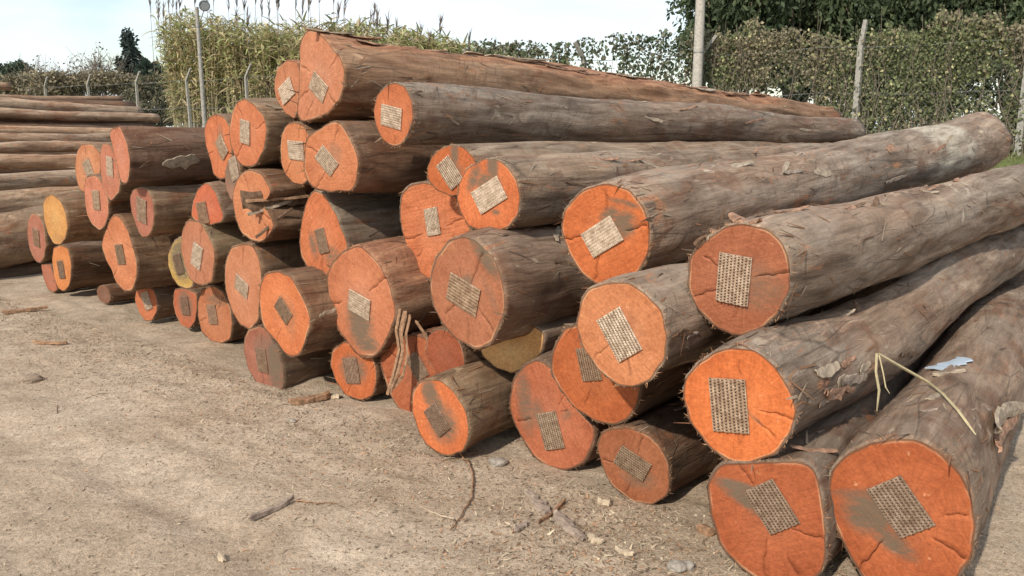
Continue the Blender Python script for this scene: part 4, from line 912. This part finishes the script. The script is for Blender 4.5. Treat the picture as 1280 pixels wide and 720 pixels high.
# ------------------------------------------------------------------ things on the ground and on the logs
def slab_mesh(L,W,T,rs,n=10,curl=.1,mats=None,taper=.5):
    t=np.linspace(0,1,n); V=[]
    for i,a in enumerate(t):
        wv=W*(1-taper*abs(2*a-1)**3)*(1+.25*rs.normal()*.5); o=rs.normal(0,W*.10); zc=curl*L*(2*a-1)**2*.3
        for (y,z) in ((-.5,0),(0,T*.5+.0),(.5,0),(.45,T),(0,T*1.35),(-.45,T)):
            V.append([(a-.5)*L+rs.normal(0,L*.01),y*wv+o,z+zc+rs.normal(0,T*.12)])
    f=grid(6,n,True).tolist()+[[5,4,3,2,1,0],[(n-1)*6+k for k in range(6)]]
    return mesh('piece',np.array(V),f,mats or [M_bark])
def ground_at(u,v):
    r=ray(u,v); t=-EYE/r[2]; p=np.array([0,0,EYE])+t*r; return p
rs=np.random.default_rng(8)
M_slab=simple('grey_bark_slab',(.26,.20,.155),.9,nscale=45,var=.45,bump=.8)
M_slabr=simple('brown_bark_slab',(.25,.145,.085),.9,nscale=45,var=.5,bump=.8)
M_pale=simple('pale_splinter',(.42,.33,.23),.85,nscale=50,var=.3)
def gpiece(label,u0,v0,u1,v1,W,T,mat,name='bark_strip',cat='bark',taper=.5,curl=.1,group=None):
    a=ground_at(u0,v0);b=ground_at(u1,v1);c=(a+b)/2; L=np.linalg.norm(b-a); me=slab_mesh(L,W,T,rs,9,curl,[mat],taper)
    o=obj(name,me,loc=(c[0],c[1],gz(c[0],c[1])+.003),label=label,category=cat); o.rotation_euler=(rs.normal(0,.05),0,math.atan2(b[1]-a[1],b[0]-a[0]))
    if group: o['group']=group
gpiece('long flat grey bark strip on the dirt before the small brick-red log end',660,615,687,643,.055,.014,M_slab)
gpiece('flat grey-brown bark strip, continuing below the first one towards the lower edge',694,643,730,678,.05,.014,M_slab)
gpiece('thin dark stick crossing over the flat bark strips',672,655,706,627,.016,.012,M_slabr,'stick','stick')
gpiece('narrow grey bark sliver standing left of the crossed strips',645,667,657,655,.03,.01,M_slab)
gpiece('half-buried grey stick lying slantwise in the middle of the open dirt',312,655,368,628,.028,.016,M_slab,'stick','stick')
gpiece('thin straight stick on the far dirt at left, nearest to the amber log ends',42,431,84,432,.03,.015,M_slabr,'stick','stick')
gpiece('dark twig on the far dirt just below the amber log ends',2,392,60,386,.05,.02,M_slabr,'stick','stick')
gpiece('reddish bark strip lying under the low grey-stained log',362,507,412,497,.07,.025,M_slabr)
gpiece('pale curled bark chip beside the reddish strip, left of the small vivid red log',404,494,425,497,.05,.015,M_pale,'bark_chip','bark')
gpiece('orange-brown bark scrap against the foot of the wide red-faced log',873,664,893,672,.05,.02,M_slabr,'bark_chip','bark')
gpiece('pale wood chip next to the lower end of the flat bark strips',736,672,754,680,.045,.012,M_pale,'wood_chip_piece','wood chip')
gpiece('pale angular wood chip lying alone right of the crossed strips',748,627,764,633,.04,.014,M_pale,'wood_chip_piece','wood chip')
gpiece('largest pale splinter in the litter near the bottom centre of the photo',768,690,792,698,.03,.01,M_pale,'wood_chip_piece','wood chip')
gpiece('small bright chip on open dirt near the lower left of the photo',274,694,280,702,.022,.01,M_pale,'wood_chip_piece','wood chip')
def wire_(label,pts,r,mat,name='root_strand',cat='root'):
    P=[ground_at(*p) for p in pts]; q=[]
    for i in range(len(P)-1):
        for t in np.linspace(0,1,6,endpoint=False): q.append(P[i]*(1-t)+P[i+1]*t)
    q.append(P[-1]); q=np.array(q); q[:,2]=[gz(a[0],a[1])+r+.004 for a in q]; q[:,:2]+=rs.normal(0,.004,(len(q),2))
    o=q[0].copy(); v,f=tube(q-o,np.linspace(r,r*.5,len(q)),5); obj(name,mesh(name,v,f,[mat],True),loc=o,label=label,category=cat)
wire_('long curving brown bark strand on the dirt below the bright orange log end',[(574,568),(588,580),(592,602),(588,625),(574,648),(562,664)],.006,M_slabr,'bark_strand','bark')
wire_('thin pale strand running left from the curving brown one',[(570,650),(548,643),(525,632)],.004,M_pale,'bark_strand','bark')
wire_('short dark twig lying right of the half-buried grey stick',[(370,628),(395,633),(420,632)],.004,M_slabr,'twig','twig')
def stone(label,u,v,s,flat=.55,col=M_conc):
    p=ground_at(u,v); import bmesh
    bm=bmesh.new(); bmesh.ops.create_icosphere(bm,subdivisions=3,radius=s)
    for q in bm.verts:
        n=q.co.normalized(); k=1+.22*float(vnoise(n.x*1.7+u,n.y*1.7,n.z*1.7+v))+.08*float(vnoise(n.x*5+u,n.y*5,n.z*5)); q.co=q.co*k; q.co.z*=flat
    me=bpy.data.meshes.new('stone'); bm.to_mesh(me); bm.free(); me.materials.append(col)
    obj('stone',me,loc=(p[0],p[1],gz(p[0],p[1])+s*flat*.5),label=label,category='stone')
M_stone=simple('grey_stone',(.27,.235,.195),.9,nscale=40,var=.25,bump=.6); M_stoneb=simple('brown_stone',(.24,.18,.13),.9,nscale=40,var=.3,bump=.8)
stone('pale flat stone half under the pile, between two ground-level log ends',622,578,.045,.5,M_stone)
stone('brown clod of earth on the open dirt at far left',39,478,.07,.45,M_stoneb)
stone('small grey stone at the bottom edge below the wide red-faced log',846,712,.035,.6,M_stone)
stone('small pale stone, right of the grey one at the bottom edge',858,709,.03,.6,M_stone)
stone('small rounded stone near the low grey-stained log',366,528,.02,.6,M_stone)
# straw caught between the two right-hand logs
def free_strip(name,label,cat,pts,w,mat,t=.004):
    P=np.array(pts,float); o=P[0].copy(); v,f=tube(P-o,[w]*(len(P)-1)+[w*.4],4); v=v*1.0
    obj(name,mesh(name,v,f,[mat]),loc=o,label=label,category=cat)
M_straw=simple('dry_straw',(.42,.35,.21),.8,nscale=40,var=.2)
def surf(key,ang,dist,lift=.0):
    """point on a log's bark: angle round the log, metres from the sawn end, in the log's frame"""
    root=LG[key]; b=[c for c in root.children if c.name.startswith('bark_body')][0]; me=b.data
    n=len(me.vertices); co_=np.empty(n*3,np.float32); me.vertices.foreach_get('co',co_); co_=co_.reshape(-1,3)
    a=np.arctan2(co_[:,1],co_[:,0]); d=((a-R(ang)+np.pi)%(2*np.pi)-np.pi)
    i=np.argmin((d*.25)**2+(co_[:,2]+dist)**2); p=co_[i].astype(float); nrm=np.array([math.cos(R(ang)),math.sin(R(ang)),0]); return p+nrm*lift,nrm,root
def patch(key,name,ang,dist,L,W,mat,rot=0,curl=.1,T=.006,lift=.003,tilt=0,n=9,taper=.4,label=None):
    if name in('bark_flake','bark_slab'): rot*=.6; curl*=.35; tilt*=.5; T*=.6; W*=.6; L*=.9; lift=-.001
    """a flake or slab lying on the bark, as a part of the log"""
    p,nrm,root=surf(key,ang,dist,lift)
    me=slab_mesh(L,W,T,rs,n,curl,[mat],taper); o=obj(name,me,root)
    z=Vector(nrm); x=Vector((0,0,-1)); y=z.cross(x)
    M=Matrix((( x.x,y.x,z.x,p[0]),(x.y,y.y,z.y,p[1]),(x.z,y.z,z.z,p[2]),(0,0,0,1)))
    o.matrix_local=M@Matrix.Rotation(rot,4,'Z')@Matrix.Rotation(tilt,4,'Y')
    if label: o['label']=label
from mathutils.bvhtree import BVHTree
_bv={}
bpy.context.view_layer.update()
def on(key,u,v,lift=.006):
    root=LG[key]
    if key not in _bv:
        b=[c for c in root.children if c.name.startswith('bark_body')][0]
        _bv[key]=BVHTree.FromPolygons([v_.co[:] for v_ in b.data.vertices],[p.vertices[:] for p in b.data.polygons])
    inv=root.matrix_world.inverted(); o_=inv@Vector((0,0,EYE)); d_=(inv.to_3x3()@Vector(ray(u,v))).normalized()
    h,n_,i_,t_=_bv[key].ray_cast(o_,d_)
    if h is None: return None,None
    if n_.dot(d_)>0: n_=-n_
    return h+n_*lift,n_
def stick_on(key,name,u0,v0,u1,v1,W,T,mat,curl=.0,lift=.002,taper=.4,label=None,roll=0):
    '''a flake, slab or tag fixed on a log between two points of its bark; part of the log'''
    a,na=on(key,u0,v0,lift); b,nb=on(key,u1,v1,lift)
    if a is None or b is None: print('miss',key,name,u0,v0); return
    x=(b-a); L=x.length; x.normalize(); z=(na+nb).normalized(); y=z.cross(x).normalized(); z=x.cross(y)
    me=slab_mesh(L,W,T,rs,9,curl,[mat],taper); o=obj(name,me,LG[key]); m=(a+b)/2
    o.matrix_local=Matrix(((x.x,y.x,z.x,m.x),(x.y,y.y,z.y,m.y),(x.z,y.z,z.z,m.z),(0,0,0,1)))@Matrix.Rotation(roll,4,'X')
    if label: o['label']=label
def plank(parent,name,p,q,W,T,mat,up=(0,0,1),taper=.3,curl=0,label=None):
    inv=parent.matrix_world.inverted(); a=inv@Vector(p); b=inv@Vector(q); u_=inv.to_3x3()@Vector(up)
    x=(b-a); L=x.length; x.normalize(); y=u_.cross(x).normalized(); z=x.cross(y); m=(a+b)/2
    o=obj(name,slab_mesh(L,W,T,rs,9,curl,[mat],taper),parent)
    o.matrix_local=Matrix(((x.x,y.x,z.x,m.x),(x.y,y.y,z.y,m.y),(x.z,y.z,z.z,m.z),(0,0,0,1)))
    if label: o['label']=label
M_bluegrey=simple('blue_grey_paint',(.33,.36,.39),.6,nscale=30,var=.15,bump=.2)
M_red=simple('torn_red_bark',(.27,.155,.10),.9,nscale=35,var=.5,bump=.9)
M_tan=simple('torn_tan_bark',(.30,.235,.17),.9,nscale=35,var=.4,bump=.9)
M_dkb=simple('dark_torn_bark',(.13,.08,.05),.9,nscale=35,var=.5,bump=.9)
stick_on('A','tag',1170,464,1206,450,.085,.005,simple('tag_plastic',(.36,.42,.48),.5,nscale=20,var=.1),0,.006,.1,label='pale blue-grey plastic tag')
stick_on('A','bark_flake',1166,472,1204,466,.03,.008,M_tan,.1,.004)
stick_on('A','bark_slab',1226,535,1262,508,.07,.012,M_tan,.2,.012,.5,roll=.3); stick_on('A','bark_slab',1238,560,1262,520,.05,.012,M_red,.1,.004)
stick_on('A','bark_flake',1160,500,1176,492,.03,.004,M_tan,0,.001)
for (a_,b_,c_,d_,w_,m_) in [(1046,548,1070,520,.07,M_bluegrey),(1068,552,1092,528,.06,M_bluegrey),(1084,545,1106,518,.04,M_bluegrey),(1040,530,1060,512,.03,M_tan),(1020,470,1046,458,.04,M_tan),(1030,492,1064,486,.03,M_red),(1050,478,1080,470,.035,M_slab),(1010,520,1030,540,.02,M_red),(1075,500,1100,486,.03,M_tan)]:
    stick_on('C','bark_flake',a_,b_,c_,d_,w_,.004,m_,.1,.001,.3)
for q_ in range(14):
    k_=['D','C','A','F','AW','N','E'][q_%7]; bx_={'D':(985,1270,255,330),'C':(1000,1260,330,500),'A':(1120,1275,420,560),'F':(830,1230,180,290),'AW':(520,1050,110,180),'N':(660,800,200,250),'E':(835,870,400,440)}[k_]
    u_=rs.uniform(bx_[0],bx_[1]); v_=rs.uniform(bx_[2],bx_[3]); e_=on(k_,u_,v_)
    if e_[0] is None or on(k_,u_+12,v_-3)[0] is None: continue
    stick_on(k_,'bark_flake',u_,v_,u_+rs.uniform(8,26),v_-rs.uniform(1,9),rs.uniform(.008,.03),.004,[M_slab,M_slab,M_red,M_dkb,M_dkb][rs.integers(0,5)],.1,.0005,.5) if on(k_,u_+26,v_-9)[0] is not None and on(k_,u_+8,v_-9)[0] is not None and on(k_,u_+26,v_)[0] is not None else None
for i in range(5):
    patch('C','bark_flake',rs.uniform(-10,55),rs.uniform(.12,.75),rs.uniform(.08,.2),rs.uniform(.03,.07),rs.choice([M_tan,M_slab,M_slab,M_red]),rs.normal(0,.5),.4,.005,.002,rs.uniform(-.15,.0))
patch('C','bark_flake',75,.95,.11,.06,M_dkb,.4,.6,.01,.01,-.35); patch('C','bark_flake',70,.85,.12,.03,M_tan,-.4,.6,.01,.01,-.4)
for i in range(16):
    patch('D','bark_flake',rs.uniform(55,110),rs.uniform(.02,2.6),rs.uniform(.08,.28),rs.uniform(.02,.05),rs.choice([M_tan,M_red,M_dkb]),rs.normal(0,.3),.3,.006,.002,rs.uniform(-.1,.0))
for k_,a_ in ((0,100),(1,115),(2,130),(3,142),(4,90)):
    patch('D','torn_bark',a_,.02,rs.uniform(.06,.13),rs.uniform(.04,.08),[M_dkb,M_red,M_tan][k_%3],rs.normal(1.2,.4),.5,.012,-.012,rs.uniform(-.2,.2))
for i in range(26):
    patch('AT','bark_slab',rs.uniform(70,125),i*.2+rs.uniform(0,.15),rs.uniform(.25,.6),rs.uniform(.05,.12),rs.choice([M_red,M_red,M_tan,M_dkb]),rs.normal(0,.12),.25,.012,.004,rs.uniform(-.04,.02))
for i in range(6):
    patch('AW','bark_flake',rs.uniform(0,100),rs.uniform(.4,5),rs.uniform(.1,.35),rs.uniform(.03,.09),rs.choice([M_red,M_tan,M_tan]),rs.normal(0,.25),.2,.005,.002,rs.uniform(-.04,.0))
for i in range(7):
    patch('F','bark_flake',rs.uniform(0,110),rs.uniform(.8,5.2),rs.uniform(.1,.4),rs.uniform(.03,.12),rs.choice([M_red,M_tan,M_tan,M_tan]),rs.normal(0,.25),.2,.004,.001,rs.uniform(-.03,.0))
def onw(key,u,v,l):
    h,n_=on(key,u,v,l); return None if h is None else LG[key].matrix_world@h
_q=LG['C'].matrix_world@on('C',1090,440,.03)[0]; zq=float(_q.y/ray(1090,440)[1])-.02
_p=[onw('A',a,b,l) for (a,b,l) in ((1122,458,.05),(1140,470,.025),(1160,483,.02),(1178,498,.018),(1196,518,.015),(1206,532,.012),(1216,545,.01))]; _p=[q for q in _p if q is not None]
free_strip('bark_ribbon','straw-coloured ribbon of dry bark stretched across the huge corner log','bark ribbon',[at(1097,442,zq)]+_p,.006,M_straw)
free_strip('bark_ribbon','straw-coloured ribbon of dry bark hanging straight down between the right-hand logs','bark ribbon',[at(1096,442,zq),at(1095,465,zq-.02),at(1099,488,zq-.03),at(1096,514,zq-.04)],.005,M_straw)
free_strip('bark_ribbon','short frayed wisp of bark beside the hanging ribbon','bark ribbon',[at(1099,444,zq),at(1104,466,zq-.02),at(1107,484,zq-.03),at(1112,492,zq-.03)],.003,M_straw)
for i in range(8):
    patch('N','bark_flake',rs.uniform(0,100),rs.uniform(.1,3),rs.uniform(.1,.3),rs.uniform(.02,.05),rs.choice([M_red,M_dkb,M_tan]),rs.normal(0,.6),.3,.005,.002,rs.uniform(-.1,.0))
for key in ('M','S','AO','AV','J','H','G','E','B','O','V','Q','AQ'):
    for i in range(5): patch(key,'bark_flake',rs.uniform(-20,110),rs.uniform(.05,1.6),rs.uniform(.06,.25),rs.uniform(.015,.05),rs.choice([M_red,M_dkb,M_tan]),rs.normal(0,.5),.3,.005,.002,rs.uniform(-.12,.0))
# oval scar on the dark chocolate log
stick_on('AO','bark_scar',203,205,249,200,.10,.006,M_tan,0,-.001,.75,label='oval tan scar')
# broken slab jutting from the notched log
def jut(key,name,pts,W,T,mat,label=None):
    root=LG[key]; inv=root.matrix_world.inverted(); P=[inv@Vector(p) for p in pts]; V=[]
    for i,p in enumerate(P):
        q=1-.35*(i/(len(P)-1))*0
        for (a,b) in ((-.5,-.5),(.5,-.5),(.5,.5),(-.5,.5)): V.append([p.x+a*T*rs.uniform(.7,1.2),p.y+b*W*rs.uniform(.75,1.1),p.z])
    f=grid(4,len(P),True).tolist()+[[3,2,1,0],[(len(P)-1)*4+k for k in range(4)]]
    o=obj(name,mesh(name,np.array(V),f,[mat]),root)
    if label: o['label']=label
bpy.context.view_layer.update()
XR=LG['X']
def xo(u,v,l):
    h,_n=on('X',u,v,l); return XR.matrix_world@h if h is not None else at(u,v,5.7)
plank(XR,'broken_bark_slab',at(304,262,5.16),xo(378,247,.05),.05,.085,M_dkb,taper=.5,label='dark splintered slab jutting out of the notch')
plank(XR,'broken_bark_slab',at(307,253,5.15),xo(384,241,.05),.06,.014,M_slabr,taper=.4)
plank(XR,'broken_bark_slab',at(311,270,5.17),xo(366,258,.05),.035,.016,M_tan,taper=.6)
plank(XR,'broken_bark_slab',at(321,298,5.17),xo(362,268,.05),.02,.014,M_dkb,taper=.6)
for (pts,w_) in ((((506,392),(500,415),(503,440),(497,462),(487,488)),.035),(((512,395),(507,420),(509,445),(503,470),(492,484)),.02),(((500,388),(495,412),(499,438),(491,470),(484,492)),.018),(((520,402),(533,420),(536,440)),.016)):
    jut('Q','hanging_bark_strip',[at(a,b,4.56+.01*i) for i,(a,b) in enumerate(pts)],w_,w_,M_slabr)
# ------------------------------------------------------------------ litter
rs=np.random.default_rng(31)
def litter(name,n,lmin,lmax,wr,cols,region,bias=1.0,lift=.002,h=.3):
    P=[];
    while len(P)<n:
        m=n*3; x,y=region(m); ok=(y>1.3)&(np.abs(x)<y*.75+.5); x=x[ok];y=y[ok]; P+=np.stack([x,y],1).tolist()
    P=np.array(P[:n]); z=gh(P[:,0],P[:,1])+lift; a=rs.uniform(0,6.28,n); D_=np.stack([np.cos(a),np.sin(a),rs.normal(0,h,n)],1); D_/=np.linalg.norm(D_,axis=1)[:,None]
    L=rs.uniform(lmin,lmax,n)*rs.uniform(.5,1,n); Nn=np.stack([rs.normal(0,.35,n),rs.normal(0,.35,n),np.ones(n)],1)
    v,f=ribbons(np.c_[P,z]-D_*L[:,None]*.2,D_,Nn,L,L*wr*rs.uniform(.6,1.3,n),L*.05,1)
    ci=rs.integers(0,len(cols),n); c=np.repeat(np.array(cols)[ci]*rs.uniform(.7,1.2,n)[:,None],4,0)
    return v,f,c
def reg_all(m):
    d=rs.random(m)**1.2*7+1.6; a=rs.uniform(-.72,.68,m); return d*a,d
def reg_front(m):   # strip in front of the faces
    s=rs.uniform(-9.5,.2,m); off=2.95-np.abs(rs.normal(0,.55,m))
    return s*math.cos(PHI)+off*math.sin(PHI),-s*math.sin(PHI)+off*math.cos(PHI)
def reg_patch(m):
    x=rs.normal(.28,.35,m); y=rs.normal(2.95,.28,m); return x,y
cols=[(.50,.40,.27),(.34,.25,.17),(.22,.15,.10),(.42,.33,.23),(.13,.09,.06),(.40,.22,.12)]
cols=[tuple(q*.9 for q in c_) for c_ in cols]
parts=[litter('a',42000,.006,.018,.4,cols,reg_all),litter('b',24000,.008,.03,.3,cols,reg_front),litter('c',1900,.008,.04,.35,cols,reg_patch),litter('d',500,.03,.10,.10,cols,reg_front),litter('e',250,.02,.06,.15,cols,reg_all)]
vs=[];fs=[];cs=[];n_=0
for v,f,c in parts: vs.append(v);fs.append(f+n_);cs.append(c);n_+=len(v)
obj('wood_litter',mesh('wood_litter',np.concatenate(vs),np.concatenate(fs),[M_chip],cols=np.concatenate(cs)),kind='stuff')
# grass on the bank at the right
n=14000; k=rs.uniform(-7,6,n); d=rs.uniform(-5,-.1,n); xy=np.stack([9.89-k/FN,FC-FS*9.89+FS*k/FN],1)+np.stack([d*FS/FN,d/FN],1)
P=np.c_[xy,gh(xy[:,0],xy[:,1])]; D_=rs.normal(0,.35,(n,3)); D_[:,2]=1; D_/=np.linalg.norm(D_,axis=1)[:,None]
v,f=ribbons(P,D_,rs.normal(0,1,(n,3)),rs.uniform(.04,.13,n),rs.uniform(.006,.014,n),np.full(n,.02),2)
gcol=np.where(rs.random((n,1))<.6,np.array([[.13,.16,.05]]),np.array([[.26,.23,.11]])); 
obj('grass',mesh('grass',v,f,[M_leaf],cols=np.repeat(gcol*rs.uniform(.7,1.3,(n,1)),6,0)),kind='stuff')
